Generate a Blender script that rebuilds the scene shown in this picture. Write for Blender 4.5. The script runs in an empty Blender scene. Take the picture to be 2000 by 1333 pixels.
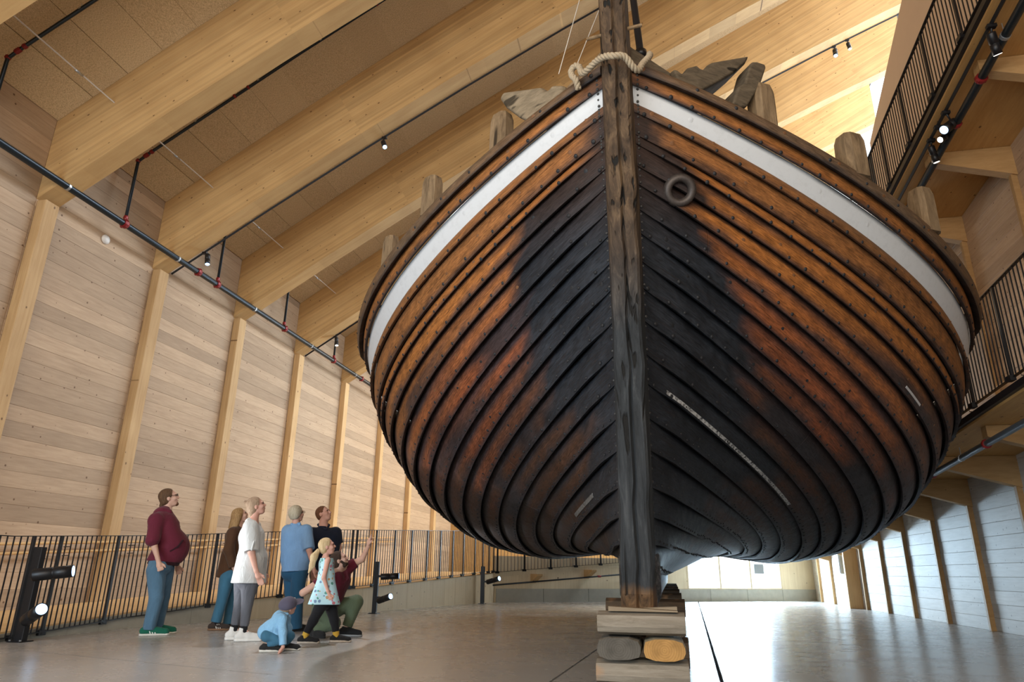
import bpy, math, random
import numpy as np
from mathutils import Vector, Matrix
random.seed(7); RNG = np.random.default_rng(7)
SC = bpy.context.scene
COL = SC.collection
# ------------------------------------------------------------------ camera
YAW, PITCH, ROLL, CAMH = math.radians(11.836), math.radians(18.75), math.radians(0.69), 0.80
cd = bpy.data.cameras.new('camera'); cam = bpy.data.objects.new('camera', cd); COL.objects.link(cam)
cd.sensor_width = 36.0; cd.lens = 24.0; cd.clip_start = 0.05; cd.clip_end = 300
hd = Vector((-math.sin(YAW), math.cos(YAW), 0)); r0 = Vector((math.cos(YAW), math.sin(YAW), 0))
fw = hd * math.cos(PITCH) + Vector((0, 0, 1)) * math.sin(PITCH); u0 = r0.cross(fw)
rt = r0 * math.cos(ROLL) + u0 * math.sin(ROLL); up = u0 * math.cos(ROLL) - r0 * math.sin(ROLL)
M = Matrix((rt, up, -fw)).transposed().to_4x4(); M.translation = Vector((0, 0, CAMH)); cam.matrix_world = M
SC.camera = cam
# ------------------------------------------------------------------ world, exposure
w = bpy.data.worlds.new('world'); SC.world = w; w.use_nodes = True
w.node_tree.nodes['Background'].inputs[0].default_value = (0.86, 0.93, 1.0, 1)
w.node_tree.nodes['Background'].inputs[1].default_value = 2.2
SC.view_settings.view_transform = 'Standard'; SC.view_settings.look = 'None'
SC.view_settings.gamma = 1.0; SC.view_settings.exposure = 0.0; SC.view_settings.use_curve_mapping = False
# ------------------------------------------------------------------ daylight through the openings, and added fill lights
def area(name, loc, target, sx, sy, power, color, spread=math.pi):
    l = bpy.data.lights.new(name, 'AREA'); l.shape = 'RECTANGLE'; l.size = sx; l.size_y = sy; l.energy = power; l.color = color; l.spread = spread
    o = bpy.data.objects.new(name, l); COL.objects.link(o); o.location = loc
    o.rotation_euler = (Vector(target) - Vector(loc)).to_track_quat('-Z', 'Y').to_euler(); return o
area('fill_front_high', (-1.0, -3.7, 5.0), (-2.5, 10, 8.2), 9, 4, 560, (1.0, 0.78, 0.52))  # added warm fill behind the viewer, lifts the ceiling and beams
area('daylight_left_window', (-7.2, -3.6, 1.8), (-1.0, 13.0, 1.5), 4.4, 2.4, 260, (0.62, 0.83, 1.0), math.radians(120))
area('daylight_clerestory', (13.5, 20.0, 16.5), (-6.0, 17.0, 6.0), 22, 6.0, 5400, (0.82, 0.91, 1.0))
area('daylight_back_window', (1.7, 25.4, 1.6), (4.4, 14.0, 0.5), 3.2, 2.2, 2000, (0.60, 0.82, 1.0))
area('fill_back_high', (-2.0, 30.8, 6.5), (-8.5, 18, 3.0), 8, 4, 800, (1.0, 0.88, 0.70))  # added fill without an opening of its own, brightens the far left wall
# ------------------------------------------------------------------ helpers
def new_obj(name, me, parent=None, mat=None, kind=None, label=None, cat=None, group=None):
    o = bpy.data.objects.new(name, me); COL.objects.link(o)
    if me is not None and mat is not None and not me.materials: me.materials.append(mat)
    if parent is not None: o.parent = parent
    if kind: o['kind'] = kind
    if label: o['label'] = label
    if cat: o['category'] = cat
    if group: o['group'] = group
    return o
def mk(name, V, F, mat=None, parent=None, smooth=False, **kw):
    me = bpy.data.meshes.new(name); me.from_pydata([tuple(map(float, v)) for v in V], [], [tuple(map(int, f)) for f in F]); me.update()
    if smooth: me.polygons.foreach_set('use_smooth', [True] * len(me.polygons))
    return new_obj(name, me, parent, mat, **kw)
class MB:
    def __init__(s): s.V = []; s.F = []
    def add(s, V, F):
        n = len(s.V); s.V += [tuple(v) for v in V]; s.F += [tuple(i + n for i in f) for f in F]; return s
    def hexa(s, c):   # 8 corners: bottom 0-3 ccw, top 4-7
        return s.add(c, [(3, 2, 1, 0), (4, 5, 6, 7), (0, 1, 5, 4), (1, 2, 6, 5), (2, 3, 7, 6), (3, 0, 4, 7)])
    def box(s, x0, x1, y0, y1, z0, z1):
        return s.hexa([(x0, y0, z0), (x1, y0, z0), (x1, y1, z0), (x0, y1, z0), (x0, y0, z1), (x1, y0, z1), (x1, y1, z1), (x0, y1, z1)])
    def obox(s, o, ax, ay, az, hx, hy, hz, bev=0.0):
        o = Vector(o); ax = Vector(ax).normalized() * hx; ay = Vector(ay).normalized() * hy; az = Vector(az).normalized() * hz
        if not bev:
            return s.hexa([tuple(o + ax * a + ay * b + az * c) for c in (-1, 1) for a, b in ((-1, -1), (1, -1), (1, 1), (-1, 1))])
        fx, fy, fz = 1 - bev / hx, 1 - bev / hy, 1 - bev / hz
        V = []
        for c, k in ((-1, 1), (-fz, 0), (fz, 0), (1, 1)):
            for a, b in ((-1, -1), (1, -1), (1, 1), (-1, 1)):
                if k: V.append(o + ax * a * fx + ay * b * fy + az * c)
                else:
                    V.append(o + ax * a * fx + ay * b + az * c); V.append(o + ax * a + ay * b * fy + az * c)
        F = [(3, 2, 1, 0), (20, 21, 22, 23)]
        ring = [5, 4, 6, 7, 8 + 1 - 0, 8, 10, 11]
        lo = [4, 6, 7, 9, 8, 10, 11, 5]; lo = [4, 6, 7, 9, 8, 10, 11, 5]
        hi = [i + 8 for i in lo]
        for i in range(8): F.append((lo[i], lo[(i + 1) % 8], hi[(i + 1) % 8], hi[i]))
        q0 = [0, 1, 1, 2, 2, 3, 3, 0]; 
        for i in range(8):
            a, b = q0[i], q0[(i + 1) % 8]
            F.append((lo[(i + 1) % 8], lo[i], a, b) if a != b else (lo[(i + 1) % 8], lo[i], a))
            F.append((hi[i], hi[(i + 1) % 8], b + 20, a + 20) if a != b else (hi[i], hi[(i + 1) % 8], a + 20))
        return s.add(V, F)
    def tube(s, pts, r, n=8, caps=True, up=(0, 0, 1)):
        P = [Vector(p) for p in pts]; m = len(P); rs = r if hasattr(r, '__len__') else [r] * m
        V = []; F = []; prev = None
        for i in range(m):
            t = (P[min(i + 1, m - 1)] - P[max(i - 1, 0)]).normalized()
            if prev is None:
                a = Vector(up); a = a if abs(a.dot(t)) < .95 else Vector((1, 0, 0)); x = (a - t * a.dot(t)).normalized()
            else: x = (prev - t * prev.dot(t)).normalized()
            prev = x; y = t.cross(x)
            for k in range(n):
                th = 2 * math.pi * k / n; V.append(P[i] + (x * math.cos(th) + y * math.sin(th)) * rs[i])
        for i in range(m - 1):
            for k in range(n): F.append((i * n + k, i * n + (k + 1) % n, (i + 1) * n + (k + 1) % n, (i + 1) * n + k))
        if caps: F.append(tuple(reversed(range(n)))); F.append(tuple(range((m - 1) * n, m * n)))
        return s.add(V, F)
    def build(s, name, mat, parent=None, smooth=False, **kw): return mk(name, s.V, s.F, mat, parent, smooth, **kw)
def thing(name, label, cat, loc=(0, 0, 0), rotz=0, group=None, kind=None):
    o = bpy.data.objects.new(name, None); COL.objects.link(o); o.location = loc; o.rotation_euler = (0, 0, rotz); o.empty_display_size = .1
    o['label'] = label; o['category'] = cat
    if group: o['group'] = group
    if kind: o['kind'] = kind
    return o
def copy_to(src, parent, loc, rotz=None, scale=None):
    c = src.copy(); COL.objects.link(c); c.parent = parent; c.location = loc
    if rotz is not None: c.rotation_euler = (0, 0, rotz)
    if scale is not None: c.scale = scale
    return c
# ------------------------------------------------------------------ materials
class NT:
    def __init__(s, name):
        s.m = bpy.data.materials.new(name); s.m.use_nodes = True; s.t = s.m.node_tree; s.b = s.t.nodes['Principled BSDF']
    def n(s, typ, **kw):
        nd = s.t.nodes.new(typ)
        for k, v in kw.items(): setattr(nd, k, v)
        return nd
    def l(s, a, b): s.t.links.new(a, b)
    def set(s, **kw):
        for k, v in kw.items(): s.b.inputs[k.replace('_', ' ')].default_value = v
    def ramp(s, fac, stops):
        r = s.n('ShaderNodeValToRGB'); e = r.color_ramp.elements
        while len(e) < len(stops): e.new(0.5)
        for i, (p, c) in enumerate(stops): e[i].position = p; e[i].color = (c[0], c[1], c[2], 1) if hasattr(c, '__len__') else (c, c, c, 1)
        s.l(fac, r.inputs[0]); return r.outputs[0]
    def mix(s, a, b, fac, mode='MIX'):
        m = s.n('ShaderNodeMix', data_type='RGBA', blend_type=mode)
        for sock, v in ((m.inputs[0], fac), (m.inputs[6], a), (m.inputs[7], b)):
            if hasattr(v, 'is_linked'): s.l(v, sock)
            elif hasattr(v, '__len__'): sock.default_value = (v[0], v[1], v[2], 1)
            else: sock.default_value = v
        return m.outputs[2]
    def math(s, op, a, b=0.0):
        m = s.n('ShaderNodeMath', operation=op)
        for sock, v in ((m.inputs[0], a), (m.inputs[1], b)):
            if hasattr(v, 'is_linked'): s.l(v, sock)
            else: sock.default_value = v
        return m.outputs[0]
    def coords(s, scale=(1, 1, 1), rot=(0, 0, 0), rand=True, kind='Object'):
        tc = s.n('ShaderNodeTexCoord'); mp = s.n('ShaderNodeMapping'); mp.inputs['Scale'].default_value = scale; mp.inputs['Rotation'].default_value = rot
        src = tc.outputs[kind]
        if rand:
            oi = s.n('ShaderNodeObjectInfo'); vm = s.n('ShaderNodeVectorMath', operation='SCALE'); vm.inputs[0].default_value = (37.0, 91.0, 53.0)
            s.l(oi.outputs['Random'], vm.inputs['Scale']); ad = s.n('ShaderNodeVectorMath', operation='ADD'); s.l(src, ad.inputs[0]); s.l(vm.outputs[0], ad.inputs[1]); src = ad.outputs[0]
        if any(rot):
            m0 = s.n('ShaderNodeMapping'); m0.inputs['Rotation'].default_value = rot; s.l(src, m0.inputs['Vector']); src = m0.outputs[0]; mp.inputs['Rotation'].default_value = (0, 0, 0)
        s.l(src, mp.inputs['Vector']); return mp.outputs[0]
    def noise(s, vec, scale=5, detail=4, rough=.6, dist=0.0):
        t = s.n('ShaderNodeTexNoise'); t.inputs['Scale'].default_value = scale; t.inputs['Detail'].default_value = detail; t.inputs['Roughness'].default_value = rough; t.inputs['Distortion'].default_value = dist
        s.l(vec, t.inputs['Vector']); return t.outputs['Fac']
    def voro(s, vec, scale=5, rnd=1.0):
        t = s.n('ShaderNodeTexVoronoi'); t.inputs['Scale'].default_value = scale; t.inputs['Randomness'].default_value = rnd; s.l(vec, t.inputs['Vector']); return t
    def bump(s, h, strength=.3, dist=.01):
        b = s.n('ShaderNodeBump'); b.inputs['Strength'].default_value = strength; b.inputs['Distance'].default_value = dist; s.l(h, b.inputs['Height']); s.l(b.outputs[0], s.b.inputs['Normal'])
    def rnd(s): return s.n('ShaderNodeObjectInfo').outputs['Random']
def plain(name, col, rough=.5, metal=0.0, spec=.5, noise_amt=.12, nscale=30, bump=0.0):
    N = NT(name); N.set(Roughness=rough, Metallic=metal); N.b.inputs['Specular IOR Level'].default_value = spec
    v = N.coords(rand=False); f = N.noise(v, nscale, 3)
    c = N.mix([x * (1 - noise_amt) for x in col], [min(1, x * (1 + noise_amt)) for x in col], f)
    N.l(c, N.b.inputs['Base Color'])
    if bump: N.bump(f, bump, .004)
    return N.m
def glow(name, col, strength):
    N = NT(name); N.set(Base_Color=(*col, 1)); N.b.inputs['Emission Color'].default_value = (*col, 1); N.b.inputs['Emission Strength'].default_value = strength; return N.m
def wood(name, dark, light, grain=(1, 12, 12), rot=(0, 0, 0), knots=.5, kscale=2.0, kcol=(.1, .045, .02), rough=.6, var=.25, rand=True, kgrain=None, gscale=1.5, lam=0.0, lamax=2, kax=(1, 2)):
    N = NT(name); N.set(Roughness=rough); N.b.inputs['Specular IOR Level'].default_value = .25
    v = N.coords(grain, rot, rand); g = N.noise(v, gscale, 5, .62, .4)
    v2 = N.coords((1, 1, 1), rot, rand); big = N.noise(v2, .9, 2)
    c = N.ramp(g, [(.28, dark), (.72, light)])
    c = N.mix(c, N.ramp(big, [(.35, [x * .82 for x in dark]), (.65, light)]), .3)
    if var:
        r = N.rnd(); hs = N.n('ShaderNodeHueSaturation'); N.l(c, hs.inputs['Color']); mr = N.n('ShaderNodeMapRange'); mr.inputs[3].default_value = 1 - var; mr.inputs[4].default_value = 1 + var * .55
        N.l(r, mr.inputs[0]); N.l(mr.outputs[0], hs.inputs['Value']); c = hs.outputs[0]
    if lam:
        lv = N.coords((1, 1, 1), rot, False); sx = N.n('ShaderNodeSeparateXYZ'); N.l(lv, sx.inputs[0]); wn_ = N.n('ShaderNodeTexWhiteNoise', noise_dimensions='2D'); cb = N.n('ShaderNodeCombineXYZ')
        N.l(N.math('FLOOR', N.math('MULTIPLY', sx.outputs[lamax], 22.0)), cb.inputs[0]); N.l(N.math('FLOOR', N.math('MULTIPLY', sx.outputs[0 if lamax == 2 else 2], .22)), cb.inputs[1]); N.l(cb.outputs[0], wn_.inputs['Vector'])
        c = N.mix(c, N.ramp(wn_.outputs['Value'], [(0, 1 - lam), (1, 1 + lam * .6)]), 1.0, 'MULTIPLY')
    if knots:
        kv = N.coords(kgrain or (1, 1.8, 1.8), rot, rand); ks = N.n('ShaderNodeSeparateXYZ'); N.l(kv, ks.inputs[0]); kc = N.n('ShaderNodeCombineXYZ'); N.l(ks.outputs[kax[0]], kc.inputs[0]); N.l(ks.outputs[kax[1]], kc.inputs[1]); kv = kc.outputs[0]; vo = N.voro(kv, kscale); vo.voronoi_dimensions = '2D'; wob = N.noise(kv, 9, 2)
        d = N.math('ADD', vo.outputs['Distance'], N.math('MULTIPLY', wob, .05))
        sep = N.n('ShaderNodeSeparateColor'); N.l(vo.outputs['Color'], sep.inputs[0])
        thr = N.math('MULTIPLY', N.math('GREATER_THAN', sep.outputs[0], 1 - knots), N.math('ADD', .012, N.math('MULTIPLY', sep.outputs[1], .05)))
        k = N.n('ShaderNodeMapRange'); N.l(N.math('SUBTRACT', d, thr), k.inputs[0]); k.inputs[1].default_value = .0; k.inputs[2].default_value = .035; k.inputs[3].default_value = .85; k.inputs[4].default_value = 0.0
        kf = N.math('MULTIPLY', k.outputs[0], N.math('GREATER_THAN', sep.outputs[0], 1 - knots))
        c = N.mix(c, kcol, kf)
    N.l(c, N.b.inputs['Base Color']); N.bump(g, .12, .004); return N.m
ROOF_A = math.atan(.59)
m_board = wood('spruce_board', (.395, .272, .175), (.55, .40, .268), (1, 1.2, 6), knots=.62, kscale=3.2, kgrain=(1.0, 2.7, 1.0), var=.2, gscale=5)
m_board_low = wood('daylit_spruce_board', (.54, .51, .47), (.74, .72, .69), (1, .8, 6), knots=.9, kscale=4.0, kgrain=(1, 1.76, 1.0), kcol=(.16, .14, .12), var=.10, gscale=5)  # same spruce as the left wall, daylight whitening painted into its colour
m_board_up = wood('brown_spruce_board', (.40, .265, .165), (.56, .40, .27), (1, .8, 6), knots=.75, kscale=4.4, kgrain=(1, 1.76, 1.0), var=.15, gscale=5)
m_beam = wood('glulam_beam', (.50, .30, .125), (.65, .43, .20), (.3, 3, 8), (0, ROOF_A, 0), knots=.62, kscale=3.4, kgrain=(.7, 1, 1.2), var=.05, gscale=3, lam=.13, rand=False, kax=(0, 2))
m_post = wood('glulam_post', (.50, .30, .13), (.70, .47, .24), (6, 6, .3), knots=.6, kscale=3.4, kgrain=(1, 1, .7), var=.16, gscale=4)
m_clt = wood('clt_panel', (.42, .225, .075), (.57, .335, .125), (6, .4, 6), knots=.55, kscale=3.0, kgrain=(1.2, .8, 1.2), var=.05, gscale=4, kax=(0, 1))
m_cltv = wood('clt_wall', (.66, .53, .34), (.80, .68, .48), (6, 6, .3), knots=.55, kscale=3.0, kgrain=(1.2, 1.2, .8), var=.06, gscale=4)
m_brk = wood('glulam_bracket', (.36, .205, .08), (.50, .31, .14), (1, 6, 6), knots=.5, kscale=3.4, kgrain=(.8, 1, 1), var=.1, gscale=4, kax=(0, 2))
m_deckramp = wood('ramp_deck', (.68, .43, .19), (.82, .57, .29), (5, .25, 5), knots=0, var=.08, gscale=4)
m_black = plain('black_powder_coat', (.012, .012, .014), .42, .3, .5, .2)
m_pipe = plain('dark_steel_pipe', (.035, .045, .055), .35, .7, .5, .2)
m_red = plain('red_coupling', (.22, .012, .014), .4, .2)
m_zinc = plain('zinc_clip', (.5, .52, .54), .35, .8)
m_white = plain('white_plastic', (.75, .73, .7), .4)
m_concrete = plain('grey_concrete', (.40, .38, .315), .7, 0, .3, .18, 6)
m_pinkwall = plain('beige_panel', (.62, .45, .31), .6, 0, .3, .05, 3)
m_dark = plain('dark_void', (.02, .017, .014), .9)
def ceiling_mat():
    N = NT('wood_wool_panel'); N.set(Roughness=.95); N.b.inputs['Specular IOR Level'].default_value = .1
    v = N.coords(rand=True); f = N.noise(v, 95, 3, .75); g = N.noise(v, 1.2, 2)
    c = N.ramp(f, [(.34, (.42, .31, .18)), (.5, (.62, .47, .285)), (.66, (.76, .60, .38))]); c = N.mix(c, N.mix((.8, .74, .68), (1.1, 1.08, 1.05), N.rnd()), .35, 'MULTIPLY')
    N.l(c, N.b.inputs['Base Color']); N.bump(f, .5, .01); return N.m
m_ceil = ceiling_mat()
def floor_mat():
    N = NT('polished_concrete'); v = N.coords(rand=False); f = N.noise(v, .55, 5, .6); g = N.noise(v, 60, 3); s = N.noise(v, 2.2, 4)
    c = N.ramp(f, [(.3, (.42, .41, .395)), (.7, (.47, .46, .445))]); c = N.mix(c, (.5, .5, .5), N.math('MULTIPLY', N.ramp(g, [(.5, 0), (.9, 1)]), .15))
    N.l(c, N.b.inputs['Base Color']); r = N.ramp(s, [(.3, .25), (.7, .29)]); N.l(r, N.b.inputs['Roughness']); N.b.inputs['Specular IOR Level'].default_value = .55
    return N.m
m_floor = floor_mat()
# ================================================================== the setting
XL, XR = -9.4, 5.2
PY = [2.35, 5.10, 7.83, 10.50, 13.24, 16.07, 19.00, 22.10, 25.20, 28.40]      # glulam frames
PY_ALL = [-0.4] + PY
YB = 31.5
def roof_lo(x): d = x + 9.4; return 6.35 + .645 * d - .0063 * d * d
def roof_hi(x): d = x + 9.4; return 7.80 + .665 * d - .0055 * d * d
XE = 8.2
# floor: three cast slabs with open joints over a dark bed
fl = MB().box(-9.6, 5.5, -4.2, 32, -.30, -.05).build('floor', m_dark, kind='structure', label='polished grey concrete floor of the hall', cat='floor')
def slab(poly): 
    n = len(poly); V = [(x, y, -.05) for x, y in poly] + [(x, y, 0.0) for x, y in poly]
    F = [tuple(reversed(range(n))), tuple(range(n, 2 * n))] + [(i, (i + 1) % n, n + (i + 1) % n, n + i) for i in range(n)]
    return mk('floor_slab', V, F, m_floor, fl)
jx1 = lambda y: -.90 + .058 * (y - 5.5); jx2 = lambda y: .42 + .0395 * (y - 5.9)
g = .016
slab([(-9.6, -4.2), (jx1(-4.2) - g * .6, -4.2), (jx1(32) - g * .6, 32), (-9.6, 32)])
slab([(jx1(-4.2) + g * .6, -4.2), (jx2(-4.2) - g, -4.2), (jx2(32) - g, 32), (jx1(32) + g * .6, 32)])
slab([(jx2(-4.2) + g, -4.2), (5.5, -4.2), (5.5, 32), (jx2(32) + g, 32)])
mk('floor_joint', [(-7.6, 6.70, .0015), (-3.1, 5.55, .0015), (-3.1, 5.562, .0015), (-7.6, 6.712, .0015)], [(0, 1, 2, 3)], plain('joint_sealant', (.42, .41, .39), .6), fl)
# ceiling: roof deck + glulam beams + wood wool panels
xe = XE + .4
def sweep(name, y0, y1, lo, hi, x0, x1, mat, parent=None, n=10, **kw):
    V = []; F = []
    for x in np.linspace(x0, x1, n): V += [(x, y0, lo(x)), (x, y1, lo(x)), (x, y1, hi(x)), (x, y0, hi(x))]
    for i in range(n - 1):
        for k in range(4): F.append((i * 4 + k, i * 4 + 4 + k, i * 4 + 4 + (k + 1) % 4, i * 4 + (k + 1) % 4))
    F += [(0, 1, 2, 3), tuple(range(n * 4 - 1, n * 4 - 5, -1))]
    return mk(name, V, F, mat, parent, **kw)
ceil = sweep('ceiling', -4.2, 32, lambda x: roof_hi(x) + .06, lambda x: roof_hi(x) + .4, -9.7, xe, m_dark, kind='structure', label='pitched roof with glulam beams and wood wool panels', cat='ceiling')
BT = .36
for y in PY_ALL: sweep('beam', y, y + BT, roof_lo, lambda x: roof_hi(x) + .06, XL, XE, m_beam, ceil)
pdx = .585; npan = 30
pan = None; ca = math.atan(.60); L = pdx / math.cos(ca) + .012
for bi in range(len(PY_ALL) - 1):
    y0, y1 = PY_ALL[bi] + BT, PY_ALL[bi + 1]
    for j in range(npan):
        x0 = XL + j * pdx
        if pan is None:
            mb = MB().obox((0, 0, 0), (1, 0, 0), (0, 1, 0), (0, 0, 1), pdx / 2 / math.cos(math.atan(.652)) - .0035, .5, .02, .002)
            pan = mb.build('acoustic_panel', m_ceil, ceil); o = pan
        else: o = pan.copy(); COL.objects.link(o); o.parent = ceil
        xc = x0 + pdx / 2; o.location = (xc, (y0 + y1) / 2, roof_hi(xc) + .035); o.rotation_euler = (0, -math.atan((roof_hi(x0 + pdx) - roof_hi(x0)) / pdx), 0); o.scale = (1, (y1 - y0) - .004, 1)
# left wall: backing, horizontal boards in bays, posts, a trim strip
wl = MB().box(-9.75, -9.47, -4.2, 32, -.3, 8.2).build('wall_left', m_dark, kind='structure', label='tall left wall of horizontal knotty spruce boards between posts', cat='wall')
bd = None; NB = 33; bh = 7.9 / NB
for bi in range(1, len(PY_ALL)):
    y0 = PY_ALL[bi]; y1 = PY_ALL[bi + 1] if bi + 1 < len(PY_ALL) else YB
    for j in range(NB):
        if bd is None: bd = MB().obox((0, 0, 0), (1, 0, 0), (0, 1, 0), (0, 0, 1), .035, .5, bh / 2 - .0008, .0025).build('board', m_board, wl); o = bd
        else: o = bd.copy(); COL.objects.link(o); o.parent = wl
        o.location = (-9.435 + random.uniform(-.002, .002), (y0 + y1) / 2, (j + .5) * bh); o.scale = (1, y1 - y0 - .004, 1)
MB().box(-9.5, -9.40, -4.2, PY_ALL[1], 0, 7.9).build('panel', m_board, wl)
for y in PY_ALL:
    MB().obox((-9.315, y + .15, 3.17), (1, 0, 0), (0, 1, 0), (0, 0, 1), .085, .13, 3.17, .008).build('post', m_post, wl)
# far wall behind the ramps, wall behind the camera
MB().box(-9.6, 0.2, YB, YB + .3, -.3, 19).build('wall_back', m_clt, kind='structure', label='far timber end wall behind the ship', cat='wall')
fw_ = MB(); fw_.box(-9.6, XE, -4.2, -4.0, -.3, .0); fw_.box(-9.6, XE, -4.2, -4.0, 7.2, 18); fw_.build('wall_front', m_clt, kind='structure', label='timber wall over an unseen opening behind the viewer', cat='wall')
# low cross wall under the back ramp, with plinth and window
A0, A1 = Vector((-4.58, 20.02, 0)), Vector((5.2, 26.6, 0)); dA = (A1 - A0).normalized(); LA = (A1 - A0).length; nA = Vector((dA.y, -dA.x, 0))
def ab(mb, u0, u1, z0, z1, d0, d1): # box along the cross wall, d measured towards the viewer
    c = [A0 + dA * u + nA * d for u, d in ((u0, d1), (u1, d1), (u1, d0), (u0, d0))]
    return mb.hexa([(p.x, p.y, z0) for p in c] + [(p.x, p.y, z1) for p in c])
uw0, uw1, zw0, zw1 = 6.52, 10.35, .37, 2.6
wb = ab(MB(), 0, LA, -.2, 0.0, -.25, 0); 
wb = ab(wb, -.05, uw0, .0, 1.25, -.2, 0); ab(wb, uw1, LA, 0, 3.2, -.2, 0); ab(wb, uw0, uw1, 0, zw0, -.2, 0); ab(wb, uw0, uw1, zw1, 3.2, -.2, 0); ab(wb, 5.6, uw0, 1.25, 3.2, -.2, 0)
wcross = wb.build('wall_cross', m_cltv, kind='structure', label='low timber cross wall with concrete plinth behind the keel blocks', cat='wall')
for k in range(8):
    u0 = k * (LA - .0) / 8; ab(MB(), u0 + .006, u0 + LA / 8 - .006, 0.0, .365, 0, .03).build('plinth_panel', m_concrete, wcross)
def win_mat():
    N = NT('window_glass'); t = N.t; tr = N.n('ShaderNodeBsdfTransparent'); gl = N.n('ShaderNodeBsdfGlossy'); gl.inputs['Roughness'].default_value = .02
    mx = N.n('ShaderNodeMixShader'); mx.inputs[0].default_value = .06; N.l(tr.outputs[0], mx.inputs[1]); N.l(gl.outputs[0], mx.inputs[2]); N.l(mx.outputs[0], t.nodes['Material Output'].inputs[0]); return N.m
m_glass = win_mat()
wn = ab(MB(), uw0, uw1, zw0, zw0 + .03, -.14, .01)
for u in (uw0, uw1 - .05): ab(wn, u, u + .05, zw0, zw1, -.14, .01)
ab(wn, uw0, uw1, zw1 - .05, zw1, -.14, .01)
win = wn.build('window_1', m_cltv, kind='structure', label='bright low window in the cross wall', cat='window')
for k in range(3):
    u0 = uw0 + .05 + k * (uw1 - uw0 - .1) / 3; u1 = u0 + (uw1 - uw0 - .1) / 3
    ab(MB(), u0 + .012, u1 - .012, zw0 + .03, zw1 - .05, -.08, -.07).build('pane', m_glass, win)
    if k: ab(MB(), u0 - .03, u0 + .03, zw0 + .03, zw1 - .05, -.12, 0).build('mullion', m_cltv, win)
# notice hanging on the window
ab(MB(), uw0 + 2.75, uw0 + 3.15, .86, 1.16, -.06, -.045).build('window_notice', plain('grey_print', (.25, .27, .28), .6), label='small grey notice hanging in the bright low window', cat='notice')
# right wall: lower boards with daylight put into their colour, upper brown boards, beige panel on top
wr_top = [(-4.2, 18.0), (8.0, 13.0), (11.55, 11.5), (14.6, 10.15), (20, 7.9), (32, 5.2)]
V = []; 
for y, z in wr_top: V += [(5.262, y, -.3), (5.262, y, z), (5.5, y, z), (5.5, y, -.3)]
F = [];
for i in range(len(wr_top) - 1):
    for k in range(4): F.append((i * 4 + k, i * 4 + (k + 1) % 4, i * 4 + 4 + (k + 1) % 4, i * 4 + 4 + k))
F += [(3, 2, 1, 0), tuple(range(len(V) - 4, len(V)))]
wr = mk('wall_right', V, F, m_dark, kind='structure', label='right wall of knotty boards coloured daylight-pale below and beige panel on top', cat='wall')
RP = [4.30 + 1.765 * k for k in range(14)]    # posts
up_z = lambda y: 7.62 - .09 * (y - 0.0)          # top of upper ramp deck at its edge, y measured from world origin
mid_z = lambda y: 3.40 - .066 * (y - 0.0)
bl = None; bhR = .205
for bi in range(len(RP) - 1):
    y0, y1 = RP[bi], RP[bi + 1]
    for j in range(33):
        z = (j + .5) * bhR
        if z > 2.8 and not (5 < y0 < 13.5): continue
        if bl is None: bl = MB().obox((0, 0, 0), (1, 0, 0), (0, 1, 0), (0, 0, 1), .035, .5, bhR / 2 - .0007, .003).build('board', m_board_low, wr); bu = bl.copy(); bu.data = bl.data.copy(); bu.data.materials[0] = m_board_up; o = bl; bu_used = False
        elif z > 2.8: 
            o = bu.copy() if bu_used else bu; bu_used = True; COL.objects.link(o); o.parent = wr
        else: o = bl.copy(); COL.objects.link(o); o.parent = wr
        o.location = (5.235 + random.uniform(-.003, .004), (y0 + y1) / 2, z); o.scale = (1, y1 - y0 - .004, 1)
V = []
for y, z in wr_top: V += [(5.2, y, 6.75), (5.2, y, z), (5.31, y, z), (5.31, y, 6.75)]
mk('panel', V[:-8], F[:(len(wr_top) - 3) * 4] + [(3, 2, 1, 0), tuple(range(len(V) - 12, len(V) - 8))], m_pinkwall, wr)
for y in RP:
    zt = 6.7
    MB().obox((5.165, y, zt / 2), (1, 0, 0), (0, 1, 0), (0, 0, 1), .04, .04, zt / 2, .005).build('post', m_brk, wr)
# deep wooden reveal and pale panels far along the right wall
MB().obox((5.03, 20.75, 1.1), (1, 0, 0), (0, 1, 0), (0, 0, 1), .17, .05, 1.1, .006).build('trim_1', m_post, kind='structure', label='deep brown timber fin projecting from the right wall', cat='fin')
# ------------------------------------------------------------------ right-hand ramps
def ramp(name, zf, x0, x1, y0, y1, th, label, cat, mat_s=m_clt):
    n = 14; ys = np.linspace(y0, y1, n); V = []; F = []
    for y in ys: V += [(x0, y, zf(y) - th), (x1, y, zf(y) - th), (x1, y, zf(y)), (x0, y, zf(y))]
    for i in range(n - 1):
        for k in range(4): F.append((i * 4 + k, i * 4 + 4 + k, i * 4 + 4 + (k + 1) % 4, i * 4 + (k + 1) % 4))
    F += [(0, 1, 2, 3), tuple(range(n * 4 - 1, n * 4 - 5, -1))]
    return mk(name, V, F, mat_s, kind='structure', label=label, cat=cat)
RX = 3.95
r_up = ramp('ramp_upper', up_z, RX, XR, -3.9, 20, .14, 'upper timber ramp along the right wall', 'ramp')
r_mid = ramp('ramp_middle', mid_z, RX, XR, -3.9, 25.5, .14, 'middle timber ramp cantilevered from the right wall', 'ramp')
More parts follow.
